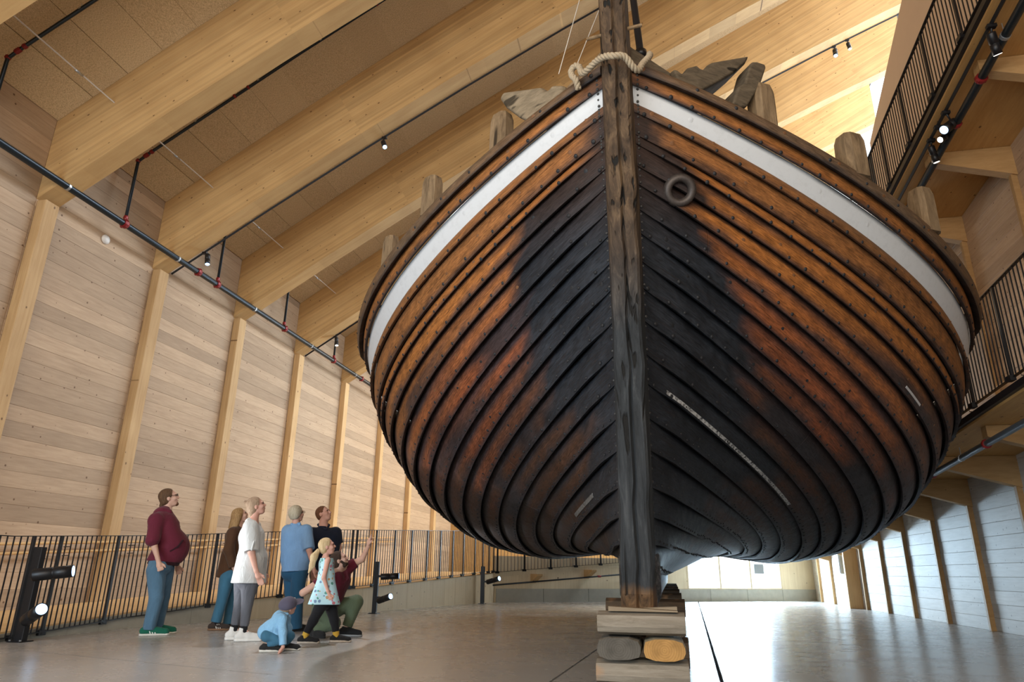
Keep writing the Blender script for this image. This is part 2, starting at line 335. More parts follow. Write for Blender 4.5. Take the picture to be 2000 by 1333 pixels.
for rr_, zf, ylim in ((r_up, up_z, 19), (r_mid, mid_z, 25)):
    for y in RP:
        if y > ylim or y < 4: continue
        z = zf(y) - .14; yy = y
        V = [(XR, yy - .07, z - .46), (4.12, yy - .07, z - .14), (4.12, yy + .07, z - .14), (XR, yy + .07, z - .46), (XR, yy - .07, z), (4.12, yy - .07, z), (4.12, yy + .07, z), (XR, yy + .07, z)]
        MB().hexa([V[1], V[0], V[3], V[2], V[5], V[4], V[7], V[6]]).build('bracket', m_brk, rr_)
    n = 12
    mbx = MB(); ys = np.linspace(-3.9, 20 if rr_ is r_up else 25.5, n)
    mbx.tube([(RX - .015, y, zf(y) - .07) for y in ys], .055, 4, up=(1, 0, 1)).build('edge_profile', m_black, rr_)
# ------------------------------------------------------------------ left ramp, rising away along the left wall
FL = [Vector((-7.22, 4.0)), Vector((-7.3, 7.2)), Vector((-7.4, 9.0)), Vector((-7.15, 10.5)), Vector((-6.03, 13.85)), Vector((-4.66, 20.0))]
rz = lambda y: .15 + .0535 * (y - 7.94)
def along(P, n):
    d = [0];
    for a, b in zip(P, P[1:]): d.append(d[-1] + (b - a).length)
    out = []
    for t in np.linspace(0, d[-1], n):
        i = min(max(np.searchsorted(d, t) - 1, 0), len(P) - 2); out.append(P[i].lerp(P[i + 1], (t - d[i]) / (d[i + 1] - d[i])))
    return out
E_ = along(FL, 30); V = []; F = []
for i, p in enumerate(E_):
    z = max(rz(p.y), .02); yw = p.y + (i / 29) ** 2 * 9.0
    V += [(p.x, p.y, 0), (p.x, p.y, z - .0), (-9.4, yw, z + .02), (-9.4, yw, 0)]
for i in range(29):
    for k in range(4): F.append((i * 4 + k, i * 4 + 4 + k, i * 4 + 4 + (k + 1) % 4, i * 4 + (k + 1) % 4))
F += [(0, 1, 2, 3), tuple(range(119, 115, -1))]
rl = mk('ramp_left', V, F, m_deckramp, kind='structure', label='orange timber ramp rising behind the railing along the left wall', cat='ramp')
# side cladding of the ramp: concrete kerb near, pale timber panels farther on
for i in range(29):
    a, b = E_[i], E_[i + 1]; 
    if a.y < 5: continue
    t = (b - a).normalized(); nn = Vector((t.y, -t.x)) * .03
    za, zb = max(rz(a.y) - .02, .03), max(rz(b.y) - .02, .03)
    mat = m_cltv if a.y > 11.0 else m_concrete
    ga, gb = a + t * .003, b - t * .003
    MB().hexa([(ga.x + nn.x, ga.y + nn.y, 0), (gb.x + nn.x, gb.y + nn.y, 0), (gb.x, gb.y, 0), (ga.x, ga.y, 0), (ga.x + nn.x, ga.y + nn.y, za), (gb.x + nn.x, gb.y + nn.y, zb), (gb.x, gb.y, zb), (ga.x, ga.y, za)]).build('side_panel', mat, rl)
# back ramp along the cross wall
bz = lambda u: .80 + .078 * u
n = 10; V = []; F = []
for u in np.linspace(-.2, 6.4, n):
    a = A0 + dA * u + nA * .02; b = A0 + dA * u - nA * 1.7; z = bz(u); V += [(a.x, a.y, z - .12), (a.x, a.y, z), (b.x, b.y, z), (b.x, b.y, z - .12)]
for i in range(n - 1):
    for k in range(4): F.append((i * 4 + k, i * 4 + (k + 1) % 4, i * 4 + 4 + (k + 1) % 4, i * 4 + 4 + k))
F += [(3, 2, 1, 0), tuple(range(n * 4 - 4, n * 4))]
rb = mk('ramp_back', V, F, m_cltv, kind='structure', label='timber ramp crossing behind the ship above the concrete plinth', cat='ramp')
for u in (1.15, 2.9, 4.6):
    z = bz(u) - .12; p = [A0 + dA * (u + s) + nA * d for s, d in ((-.08, .5), (.08, .5), (.08, 0), (-.08, 0))]
    MB().hexa([(p[0].x, p[0].y, z - .05), (p[1].x, p[1].y, z - .05), (p[2].x, p[2].y, z - .25), (p[3].x, p[3].y, z - .25)] + [(q.x, q.y, z) for q in p]).build('bracket', m_post, rb)
# ================================================================== the ship
HP = dict(boat=(-0.1601, 5.2426, -0.0152, 0.0129), stem=(0.0404, 0.0546, 0.0561),
 zs=[4.5644, 4.5024, 4.4114, 4.2879, 4.2223, 4.0615, 3.9945, 3.8328, 3.6996, 3.511, 3.3328, 3.1201, 2.9176, 2.6668, 2.4137, 2.1909, 1.9305, 1.6911, 1.4173, 1.2018, 1.0073],
 tm=[4.2923, 4.2253, 4.1839, 4.1232, 4.1216, 4.0287, 4.0067, 3.887, 3.748, 3.599, 3.4125, 3.2239, 2.9972, 2.7666, 2.5362, 2.3095, 2.0491, 1.8102, 1.5538, 1.3061, 0.975],
 zm=[3.5827, 3.4741, 3.2973, 3.0171, 2.8361, 2.5221, 2.4032, 2.1907, 1.9307, 1.6883, 1.528, 1.3624, 1.2483, 1.1915, 1.1365, 1.1034, 1.1417, 1.2053, 1.2274, 1.2395, 1.2098],
 pp=(4.1693, -0.6646, -2.0888, -0.3474), rr=(0.9346, 0.2191, -0.0146, -0.0889), bb=(4.7027, -3.4396, -2.2425, 1.5356))
NK = 21; LM = 9.0; HW = .11; LTOT = 16.2
def stem_s(z):
    d = np.maximum(np.asarray(z, float) - .9, 0); a, b, c = HP['stem']; return -(a * d + b * d * d) + c
def pol(c, x): return sum(ci * x ** i for i, ci in enumerate(c))
KK = np.linspace(0, 1, NK)
S1 = np.linspace(0, 1, 64) ** 1.5
def seam_curves():
    zs = np.array(HP['zs'])[:, None]; tm = np.array(HP['tm'])[:, None]; zm = np.array(HP['zm'])[:, None]
    p = np.maximum(pol(HP['pp'], KK), 1.05)[:, None]; r = pol(HP['rr'], KK)[:, None]; b = np.maximum(pol(HP['bb'], KK), .6)[:, None]
    s0 = stem_s(zs); s = s0 + (LM - s0) * S1; q = 1 - S1
    t = HW + (tm - HW) * (1 - q ** p) ** r; z = zm + (zs - zm) * q ** b
    t = np.where(t > 3.78, 3.78 + (t - 3.78) * .06, t)
    # keel rabbet
    sk = .06 + (LM - .06) * S1; s = np.vstack([s, sk[None]]); t = np.vstack([t, np.full((1, 64), HW)]); z = np.vstack([z, (.84 - .02 * S1)[None]])
    # afterbody, running in to the sternpost
    S2 = np.linspace(0, 1, 26)[1:]; s2 = LM + (LTOT - LM) * S2
    t2 = HW + (t[:, -1:] - HW) * (1 - S2 ** 2.6) ** .8; rise = np.linspace(.5, .9, NK + 1)[:, None] * (1.0 - np.linspace(0, 1, NK + 1)[:, None] ** 3); z2 = z[:, -1:] + rise * S2 ** 2.2
    return np.hstack([s, np.repeat(s2[None], NK + 1, 0)]), np.hstack([t, t2]), np.hstack([z, z2])
SS, TT, ZZ = seam_curves()
def bw(s, t, z):   # ship coordinates (aft, athwart, up) to world
    X0, Y0, ya, li = HP['boat']; s, t, z = np.asarray(s, float), np.asarray(t, float), np.asarray(z, float)
    xr = t * np.cos(li) + (z - .6) * np.sin(li); zr = (z - .6) * np.cos(li) - t * np.sin(li) + .6
    return np.stack([X0 + xr * np.cos(ya) - s * np.sin(ya), Y0 + xr * np.sin(ya) + s * np.cos(ya), zr], -1)
ship = thing('ship', 'large old clinker built wooden ship with white strake, propped on keel blocks', 'ship', tuple(bw(0, 0, .57)))
SHIP_INV = Matrix.Translation(ship.location).inverted()
def to_ship(o): o.matrix_parent_inverse = SHIP_INV; return o
# --- colours of the planking: tarred, scorched and oiled zones belong to the wood itself
SEAMN = ['captop', 'capbot', 'wtop', 'wbot', 'w1', 'L0', 'L1', 'L2', 'L3', 'L4', 'L5', 'L6', 'L7', 'L8', 'L9', 'L10', 'L11', 'L12', 'L13', 'L14', 'L15']
TAR = {-1: {5: .25, 6: .95, 7: .96, 8: .93, 9: .9, 10: .94, 11: .88, 12: .8, 13: .75, 14: .53, 15: .46, 16: .42, 17: .38, 18: .3, 19: .25, 20: .2},
        1: {5: .5, 6: .58, 7: .45, 8: .62, 9: .86, 10: .95, 11: .95, 12: .9, 13: .95, 14: 1.3, 15: 1.0, 16: .7, 17: .6, 18: .5, 19: .4, 20: .3}}
def vnoise(x, y, seed):
    def h(i, j): v = np.sin(i * 127.1 + j * 311.7 + seed * 74.7) * 43758.5453; return v - np.floor(v)
    i, j = np.floor(x), np.floor(y); fx, fy = x - i, y - j; fx = fx * fx * (3 - 2 * fx); fy = fy * fy * (3 - 2 * fy)
    return (h(i, j) * (1 - fx) + h(i + 1, j) * fx) * (1 - fy) + (h(i, j + 1) * (1 - fx) + h(i + 1, j + 1) * fx) * fy
def sstep(a, b, x): x = np.clip((x - a) / (b - a), 0, 1); return x * x * (3 - 2 * x)
C_OR = np.array((.37, .135, .034)); C_BR = np.array((.19, .092, .038)); C_RED = np.array((.25, .062, .030)); C_TAR = np.array((.020, .023, .029)); C_DK = np.array((.060, .030, .018)); C_GREY = np.array((.16, .105, .065))
def plank_colour(k, side, s, t, v, z):
    seed = k * 7.3 + (3.1 if side > 0 else 0)
    n1 = vnoise(s * 1.4, v * 1.5 + k * 9, seed); n2 = vnoise(s * 5, v * 3 + k * 11, seed + 2); n3 = vnoise(s * .6, v * .5 + k * 5, seed + 5)
    if k == 0: base = C_GREY * .9 + (C_BR - C_GREY) * (.5 * n1)[..., None]
    elif k == 1: base = C_BR + (C_OR - C_BR) * (.35 + .5 * n1)[..., None]
    elif k == 3: base = C_BR * 1.05 + (C_OR - C_BR) * (.55 * n1)[..., None]
    else: base = C_OR * (.8 + .35 * n2)[..., None]
    red = sstep(6.5, 10, k + 2.2 * (n3 - .5)) * .75
    if k > 4: base = base * (1 - red)[..., None] + C_RED * red[..., None]
    if k == 4: base = base * .55 + C_BR * .45
    if k >= 4:
        dk = sstep(7.8, 13.8, k + np.clip(t - 1.7, 0, 2) * 1.5 + 3.4 * (n1 - .5) + 2.4 * (n3 - .5)) * .93
        low = sstep(1.95, 1.35, z + .3 * (n1 - .5)); dk = np.maximum(dk, low * .9)
        base = base * (1 - dk)[..., None] + C_DK * ((1 + .8 * (n2 - .4)) * (1 - .5 * low))[..., None] * dk[..., None]
        ts = TAR[side].get(k, .3); 
        tar = 1 - sstep(ts - .06, ts + .16, t + .22 * (n2 - .5) + .3 * (n1 - .5) * (k > 13))
        # darker lap edges: along the lower edge and just below the upper lap
        edge = np.maximum(sstep(.70, .92, v + .25 * (n2 - .5)) * .9, sstep(.34, .06, v + .22 * (n1 - .5) - .10 * min(max(k - 7, 0), 4) / 4) * (.9 if k > 5 else .35))
        smear = sstep(.58, .76, n3 * .6 + n1 * .4) * .85 if k > 6 else 0 * t; smear = np.maximum(smear, sstep(2.5, 3.3, t + .5 * (n1 - .5) + .07 * (k - 8)) * (.75 if k > 5 else .0))
        m = np.clip(np.maximum(np.maximum(tar, edge), smear), 0, 1)
        tc = C_TAR * (.7 + .7 * n2)[..., None]
        tc = tc + (C_DK * .8 - tc) * (sstep(3.2, 4.0, z) * .7)[..., None]
        base = base * (1 - m)[..., None] + tc * m[..., None]
    elif k != 2:
        e = sstep(.72, .95, v + .3 * (n2 - .5)) * (.85 if k != 3 else .6); base = base * (1 - e)[..., None] + C_TAR * e[..., None]
        stm = (1 - sstep(.2, .4, t)) * .5; base = base * (1 - stm)[..., None] + C_TAR * 1.5 * stm[..., None]
    else:
        base = np.ones_like(base) * np.array((.60, .615, .63)); e = sstep(.965, .99, 1 - v + .05 * (n2 - .5)) * .9; base = base * (1 - e)[..., None] + C_TAR * e[..., None]
    return np.clip(base, .004, 1)
def hull_mat():
    N = NT('ship_planking'); at = N.n('ShaderNodeVertexColor'); at.layer_name = 'Col'
    uv = N.n('ShaderNodeTexCoord'); mp = N.n('ShaderNodeMapping'); mp.inputs['Scale'].default_value = (1.4, 9, 1); N.l(uv.outputs['UV'], mp.inputs['Vector'])
    g = N.noise(mp.outputs[0], 6, 7, .7, .3); mp2 = N.n('ShaderNodeMapping'); mp2.inputs['Scale'].default_value = (2.4, 3, 1); N.l(uv.outputs['UV'], mp2.inputs['Vector']); b = N.noise(mp2.outputs[0], 3, 5, .7)
    c = N.mix(at.outputs[0], N.ramp(g, [(.36, .48), (.5, .97), (.64, 1.42)]), .85, 'MULTIPLY'); c = N.mix(c, N.ramp(b, [(.32, .45), (.6, 1.15)]), .7, 'MULTIPLY')
    mp4 = N.n('ShaderNodeMapping'); mp4.inputs['Scale'].default_value = (.55, 16, 1); N.l(uv.outputs['UV'], mp4.inputs['Vector']); st = N.noise(mp4.outputs[0], 4, 4, .6); c = N.mix(c, (.022, .013, .009), N.math('MULTIPLY', N.ramp(st, [(.55, 0), (.68, 1)]), .55))
    # pale scratches
    mp3 = N.n('ShaderNodeMapping'); mp3.inputs['Scale'].default_value = (9, 2.2, 1); mp3.inputs['Rotation'].default_value = (0, 0, .5); N.l(uv.outputs['UV'], mp3.inputs['Vector']); sc = N.noise(mp3.outputs[0], 5, 6, .75)
    c = N.mix(c, (.36, .22, .11), N.math('MULTIPLY', N.ramp(sc, [(.66, 0), (.74, 1)]), .30))
    N.l(c, N.b.inputs['Base Color']); N.l(N.ramp(b, [(.3, .48), (.7, .72)]), N.b.inputs['Roughness']); N.b.inputs['Specular IOR Level'].default_value = .22
    N.bump(N.math('ADD', g, N.math('MULTIPLY', b, .6)), .35, .008); return N.m
m_hull = hull_mat()
def white_mat():
    N = NT('white_strake_paint'); N.set(Roughness=.5); v = N.coords(rand=False); f = N.noise(v, 14, 5, .7); g = N.noise(v, 3, 3)
    at = N.n('ShaderNodeVertexColor'); at.layer_name = 'Col'
    c = N.mix(at.outputs[0], N.ramp(f, [(.25, .78), (.5, 1)]), .5, 'MULTIPLY'); N.l(c, N.b.inputs['Base Color']); N.bump(f, .25, .006); return N.m
m_whitep = white_mat()
LAP = [.05, .045, .0, .05, .05, .055] + [.07] * 7 + [.055] * 7 + [.04]
NV = 5
def strake_point(k, side, j, v, off):  # arrays over j
    P0 = bw(SS[k], side * TT[k], ZZ[k]); P1 = bw(SS[k + 1], side * TT[k + 1], ZZ[k + 1]); return P0 * (1 - v) + P1 * v
WP = {sd: np.stack([bw(SS[k], sd * TT[k], ZZ[k]) for k in range(NK + 1)]) for sd in (-1, 1)}
def strake_normals(k, side):
    P0, P1 = WP[side][k], WP[side][k + 1]; g = P1 - P0; a = np.gradient(P0 + P1, axis=0); n = np.cross(a, g) * (1 if side > 0 else -1)
    n /= np.linalg.norm(n, axis=1)[:, None] + 1e-9
    # outward check
    c = bw(SS[k], 0 * SS[k], ZZ[k] * 0 + 2.4)
    return n
BUTTS = {(-1, 7): [3.3], (-1, 9): [2.6], (-1, 10): [3.4], (-1, 12): [2.9], (-1, 13): [2.2], (-1, 5): [2.6], (1, 8): [-.04], (1, 12): [2.05], (1, 13): [2.2], (1, 11): [1.9], (1, 7): [3.6], (1, 9): [3.9], (1, 10): [3.1], (-1, 15): [3.5], (1, 15): [3.2]}
PLANK_N = {}
def build_planks():
    for side in (-1, 1):
        for k in range(NK):
            P0, P1 = WP[side][k], WP[side][k + 1]; nrm = strake_normals(k, side)
            # outward: away from centre line
            mid = nrm[40]; ref = (P0[40] + P1[40]) / 2 - bw(SS[k][40], 0, 2.6)
            if mid @ ref < 0: nrm = -nrm
            PLANK_N[(side, k)] = nrm
            cuts = [SS[k][0] - 1] + BUTTS.get((side, k), []) + [6.2 + .35 * ((k * 5) % 7), 11.5 + .3 * ((k * 3) % 5), 99]
            arc0 = np.concatenate([[0], np.cumsum(np.linalg.norm(np.diff(P0, axis=0), axis=1))]); lapA = LAP[k] * (.15 + .85 * sstep(.0, .55, arc0))
            for c0, c1 in zip(cuts, cuts[1:]):
                idx = np.where((SS[k] >= c0) & (SS[k] <= c1))[0]
                i0, i1 = max(idx[0] - (1 if c0 > SS[k][0] else 0), 0), idx[-1]
                J = np.arange(i0, i1 + 1)
                if len(J) < 3: continue
                V = []; colr = []; uvs = []
                vs = np.linspace(0, 1, NV); sh = np.zeros((len(J), 3))
                if c0 > SS[k][0]:   # open butt: pull the first station in a little
                    pass
                rows = []
                for v in vs:
                    P = P0[J] * (1 - v) + P1[J] * v; bulge = .012 * (1 - (2 * v - 1) ** 2)
                    o = P + nrm[J] * (lapA[J] * v + bulge + (.03 if k == 0 else 0))[:, None]
                    if c0 > SS[k][0]: o[0] += (o[1] - o[0]) / (np.linalg.norm(o[1] - o[0]) + 1e-9) * .012
                    rows.append(o)
                for v in (1.0, 0.0):
                    P = P0[J] * (1 - v) + P1[J] * v; o = P + nrm[J] * (lapA[J] * v - (.035 if k else .06))[:, None]; 
                    if v == 0: o = o + (P0[J] - P1[J]) * .12
                    rows.append(o)
                R_ = np.stack(rows); nr, m = R_.shape[:2]
                F = []
                for a in range(nr):
                    b = (a + 1) % nr
                    for j in range(m - 1):
                        q = (a * m + j, a * m + j + 1, b * m + j + 1, b * m + j); F.append(q if side < 0 else q[::-1])
                F.append(tuple(a * m for a in range(nr))); F.append(tuple(a * m + m - 1 for a in reversed(range(nr))))
                name = 'cap_rail' if k == 0 else 'plank'
                mat = m_whitep if k == 2 else m_hull
                o = to_ship(mk(name, R_.reshape(-1, 3), F, mat, ship, True)); me = o.data
                vv = np.array(list(vs) + [1, 0])[:, None] * np.ones((1, m)); sk = SS[k][J] * (1 - vv) + SS[min(k + 1, NK)][J] * vv; tk = TT[k][J] * (1 - vv) + TT[k + 1][J] * vv; zk = ZZ[k][J] * (1 - vv) + ZZ[k + 1][J] * vv
                C = plank_colour(k, side, sk, tk, vv, zk)
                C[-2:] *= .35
                ca_ = me.color_attributes.new('Col', 'FLOAT_COLOR', 'POINT'); ca_.data.foreach_set('color', np.concatenate([C.reshape(-1, 3), np.ones((nr * m, 1))], 1).astype(np.float32).ravel())
                uvl = me.uv_layers.new(name='UVMap'); li = np.zeros(len(me.loops), int); me.loops.foreach_get('vertex_index', li)
                arc1 = np.concatenate([[0], np.cumsum(np.linalg.norm(np.diff(P1, axis=0), axis=1))]); off_ = k * 3.7 + (side + 1) * 11
                UV = np.stack([arc0[J][None] * (1 - vv) + arc1[J][None] * vv + off_, vv * .3 + k * .31], -1).reshape(-1, 2); uvl.data.foreach_set('uv', UV[li].astype(np.float32).ravel())
                me.polygons.foreach_set('use_smooth', [(i // (m - 1)) < NV - 1 for i in range(len(me.polygons))])
                me.set_sharp_from_angle(angle=.7)
                if k == 2: o['label'] = 'white painted strake plank'
build_planks()
# --- stem post, keel, sternpost
def stem_mat():
    N = NT('old_stem_timber'); v = N.coords((5, 5, .45), rand=False); g = N.noise(v, 3, 7, .7, .6); tc = N.n('ShaderNodeTexCoord'); sx = N.n('ShaderNodeSeparateXYZ'); N.l(tc.outputs['Object'], sx.inputs[0])
    up_ = N.ramp(g, [(.3, (.024, .015, .009)), (.5, (.075, .046, .026)), (.72, (.185, .118, .064))]); lo = N.ramp(g, [(.3, (.010, .011, .012)), (.55, (.03, .033, .036)), (.75, (.075, .078, .08))])
    mr = N.n('ShaderNodeMapRange'); N.l(N.math('ADD', sx.outputs[2], N.math('MULTIPLY', N.noise(N.coords(rand=False), 1.5, 3), .8)), mr.inputs[0]); mr.inputs[1].default_value = 2.9; mr.inputs[2].default_value = 3.9
    c = N.mix(lo, up_, mr.outputs[0]); fo = N.n('ShaderNodeMapRange'); N.l(N.math('ADD', sx.outputs[2], N.math('MULTIPLY', g, .25)), fo.inputs[0]); fo.inputs[1].default_value = .86; fo.inputs[2].default_value = .80
    c = N.mix(c, N.ramp(g, [(.35, (.05, .03, .018)), (.65, (.22, .12, .055))]), fo.outputs[0])
    vo = N.coords((13, 13, .20), rand=False); cr = N.noise(vo, 1.5, 2, .5, .08); k = N.ramp(cr, [(.60, 1), (.66, 0)])
    c = N.mix((.006, .005, .004), c, k); N.l(c, N.b.inputs['Base Color']); N.set(Roughness=.75); N.b.inputs['Specular IOR Level'].default_value = .3
    N.bump(N.math('ADD', g, N.math('MULTIPLY', k, 1.2)), .7, .02); return N.m
m_stem = stem_mat()
def fore_mat():
    N = NT('worn_forefoot_timber'); v = N.coords((2, 2, 9), rand=False); g = N.noise(v, 3, 6, .7, .4); c = N.ramp(g, [(.35, (.018, .016, .014)), (.5, (.06, .052, .044)), (.70, (.15, .13, .11))]); N.l(c, N.b.inputs['Base Color']); N.set(Roughness=.9); N.b.inputs['Specular IOR Level'].default_value = .15; N.bump(g, .7, .015); return N.m
m_fore = fore_mat()
zz = np.concatenate([np.linspace(.575, .95, 5), np.linspace(1.1, 6.6, 34)]); V = []; prof = []
for z in zz:
    f = 1 - .22 * max(z - 3.6, 0) / 2.3; s0 = float(stem_s(z)); d = .20 if z > .8 else .20 - .0 ; jit = .006 * math.sin(z * 9) + .004 * math.sin(z * 23)
    wf, wb_ = (.106 + jit) * f, .128 * f; s1 = s0 - .185 + (.05 if z < .6 else 0)
    if z > 4.75: back = .10
    else: back = .22
    for s, t in ((s1 + .02, -wf), (s1, -wf + .02), (s1 - .006, -.01 + jit), (s1 + .022, 0.006 + jit), (s1 - .004, .022 + jit), (s1, wf - .02), (s1 + .02, wf), (s0 + .0, wb_), (s0 + back, wb_), (s0 + back, -wb_), (s0 + .0, -wb_)): V.append(bw(s, t, z))
nr = 11; F = []
for i in range(len(zz) - 1):
    for k in range(nr): F.append((i * nr + k, i * nr + (k + 1) % nr, (i + 1) * nr + (k + 1) % nr, (i + 1) * nr + k))
F += [tuple(reversed(range(nr))), tuple(range((len(zz) - 1) * nr, len(zz) * nr))]
to_ship(mk('stem_post', V, F, m_stem, ship))
def shipbox(s0, s1, t0, t1, z0, z1): return [tuple(bw(s, t, z)) for z in (z0, z1) for s, t in ((s0, t0), (s0, t1), (s1, t1), (s1, t0))]
to_ship(MB().hexa(shipbox(.15, LTOT, -.115, .115, .60, .88)).build('keel', m_stem, ship))
V = []
for s_, w_, zt, zb in ((.02, .13, .98, .60), (.35, .155, 1.0, .588), (.75, .15, .97, .588), (1.05, .135, .93, .60), (1.25, .12, .90, .66)):
    for t_, z_ in ((-w_ * .8, zb), (-w_, zb + .06), (-w_, zt - .06), (-w_ * .75, zt), (w_ * .75, zt), (w_, zt - .06), (w_, zb + .06), (w_ * .8, zb)): V.append(bw(s_, t_ + random.uniform(-.008, .008), z_))
F = [(i * 8 + k_, i * 8 + (k_ + 1) % 8, i * 8 + 8 + (k_ + 1) % 8, i * 8 + 8 + k_) for i in range(4) for k_ in range(8)] + [tuple(reversed(range(8))), tuple(range(32, 40))]
to_ship(mk('forefoot', V, F, m_fore, ship))
to_ship(MB().hexa(shipbox(LTOT - .05, LTOT + .25, -.12, .12, .6, 5.2)).build('sternpost', m_stem, ship))
# deck closing the hull above
Dk = [tuple(bw(SS[3][j], -TT[3][j] + .05, ZZ[3][j])) for j in range(0, SS.shape[1], 2)]; Dr = [tuple(bw(SS[3][j], TT[3][j] - .05, ZZ[3][j])) for j in range(0, SS.shape[1], 2)]; nd = len(Dk)
to_ship(mk('deck', Dk + Dr, [(i, i + 1, nd + i + 1, nd + i) for i in range(nd - 1)], m_dark, ship))
# ------------------------------------------------------------------ ship fittings
def old_wood(name, d, l, grain=(1, 6, 6), bump=.6):
    N = NT(name); v = N.coords(grain, rand=True); g = N.noise(v, 4, 7, .7, .5); c = N.ramp(g, [(.3, d), (.7, l)]); k = N.ramp(N.noise(v, 1.6, 2, .5, .1), [(.64, 1), (.70, 0)])
    c = N.mix([x * .35 for x in d], c, k); N.l(c, N.b.inputs['Base Color']); N.set(Roughness=.8); N.b.inputs['Specular IOR Level'].default_value = .25; N.bump(N.math('ADD', g, k), bump, .01); return N.m
m_head = old_wood('timberhead_wood', (.10, .065, .036), (.30, .205, .115), (5, 5, .8))
m_cat = old_wood('grey_knee_wood', (.15, .115, .075), (.30, .235, .155), (2, 2, 7))
m_catdark = old_wood('dark_knee_wood', (.055, .042, .028), (.15, .115, .075), (2, 2, 7))
def rnd_prism(P2, z_, name): pass
def head_post(s, t, z, side, h, w, d, tilt=0.0):
    ang = math.atan2(.62, .38)
    c = [];
    lv = [(-.03, 1.0), (h * .55, 1.0), (h * .82, .98), (h, .80)]
    V = []
    for zz_, f in lv:
        for a, b in ((-1, -.6), (-.6, -1), (.6, -1), (1, -.6), (1, .6), (.6, 1), (-.6, 1), (-1, .6)):
            ss_ = s + .02 + a * w / 2 * f * .5 + b * d / 2 * f * .85 + tilt * zz_; tt_ = side * (t - .03 + a * w / 2 * f * .85 - b * d / 2 * f * .5); V.append(bw(ss_, tt_, z + zz_))
    F = [(i * 8 + k, i * 8 + (k + 1) % 8, i * 8 + 8 + (k + 1) % 8, i * 8 + 8 + k) for i in range(3) for k in range(8)] + [tuple(range(24, 32)), tuple(reversed(range(8)))]
    return to_ship(mk('timberhead', V, F, m_head, ship))
head_post(-.20, 1.10, 4.33, -1, .38, .20, .17); head_post(.40, 1.95, 4.12, -1, .40, .20, .17); head_post(1.16, 2.68, 3.93, -1, .38, .17, .16)
head_post(-.17, 1.18, 4.31, 1, .39, .20, .18); head_post(.42, 1.98, 4.12, 1, .40, .24, .2); head_post(1.20, 2.76, 3.92, 1, .44, .20, .2); 
head_post(2.6, 3.55, 3.72, -1, .3, .16, .16); head_post(2.6, 3.55, 3.72, 1, .3, .16, .16)
def extrude_outline(name, P, d, mat, chamfer=.0, label=None):
    n = len(P); A = np.array(P); c = A.mean(0); B = A + np.array(d); A2 = c + (A - c) * (1 - chamfer)
    V = [bw(*q) for q in A2] + [bw(*q) for q in (A + np.array(d) * .12)] + [bw(*q) for q in B]
    F = [tuple(range(n)), tuple(reversed(range(2 * n, 3 * n)))] + [(r * n + i, r * n + n + i, r * n + n + (i + 1) % n, r * n + (i + 1) % n) for r in range(2) for i in range(n)]
    o = to_ship(mk(name, V, F, mat, ship)); 
    bv = o.modifiers.new('round', 'BEVEL'); bv.width = .025; bv.segments = 3; bv.limit_method = 'ANGLE'; bv.angle_limit = .5
    if label: o['label'] = label
    return o
CATL = [(-0.213, -1.107, 4.886), (-0.238, -1.069, 4.93), (-0.38, -0.846, 4.814), (-0.495, -0.664, 4.723), (-0.523, -0.62, 4.648), (-0.55, -0.577, 4.639), (-0.572, -0.543, 4.661), (-0.63, -0.451, 4.601), (-0.635, -0.443, 4.50), (-0.56, -0.559, 4.46), (-0.472, -0.697, 4.40), (-0.427, -0.767, 4.42), (-0.351, -0.887, 4.55), (-0.259, -1.033, 4.744)]
CATR = [(-0.637, 0.432, 4.616), (-0.616, 0.464, 4.615), (-0.597, 0.495, 4.593), (-0.578, 0.524, 4.617), (-0.558, 0.554, 4.676), (-0.51, 0.629, 4.728), (-0.493, 0.655, 4.707), (-0.476, 0.683, 4.704), (-0.451, 0.721, 4.766), (-0.424, 0.763, 4.81), (-0.207, 1.099, 5.008), (-0.232, 1.062, 4.925), (-0.309, 0.944, 4.773), (-0.389, 0.82, 4.641), (-0.483, 0.674, 4.50), (-0.547, 0.574, 4.45), (-0.612, 0.472, 4.48)]
SLOT = [(-0.251, 1.103, 4.909), (-0.221, 1.147, 4.927), (-0.171, 1.219, 4.929), (-0.169, 1.222, 4.894), (-0.217, 1.155, 4.696), (-0.314, 1.018, 4.423), (-0.35, 0.967, 4.396), (-0.399, 0.894, 4.40), (-0.358, 0.952, 4.587), (-0.314, 1.016, 4.654), (-0.271, 1.075, 4.854)]
extrude_outline('cathead_knee', CATL, (.30, .14, .10), m_cat, .06, 'pale grey curved timber knee lying on the port rail')
extrude_outline('cathead_knee', CATR[::-1], (.34, -.16, .06), m_catdark, .05, 'dark grey curved timber knee lying on the starboard rail')
blk = extrude_outline('slotted_block', SLOT[::-1], (.16, -.10, .0), m_catdark, .03)
for q in (.34, .68):
    a = np.array(SLOT[0]) * (1 - q) + np.array(SLOT[3]) * q; a[2] = 4.84; b_ = np.array(SLOT[9]) * (1 - q) + np.array(SLOT[4]) * q; b_[2] = 4.70
    a = a + np.array((-.012, .008, 0)); b_ = b_ + np.array((-.012, .008, 0)); dd = np.array((.006, .009, 0))
    V = [bw(*(a - dd)), bw(*(a + dd)), bw(*(b_ + dd)), bw(*(b_ - dd))]; W = [bw(*(np.array(v_) + np.array((.02, -.012, 0)))) for v_ in ((a - dd), (a + dd), (b_ + dd), (b_ - dd))]
    o = MB().hexa([tuple(x) for x in V] + [tuple(x) for x in W]).build('slot', m_dark, blk); o.matrix_parent_inverse = SHIP_INV
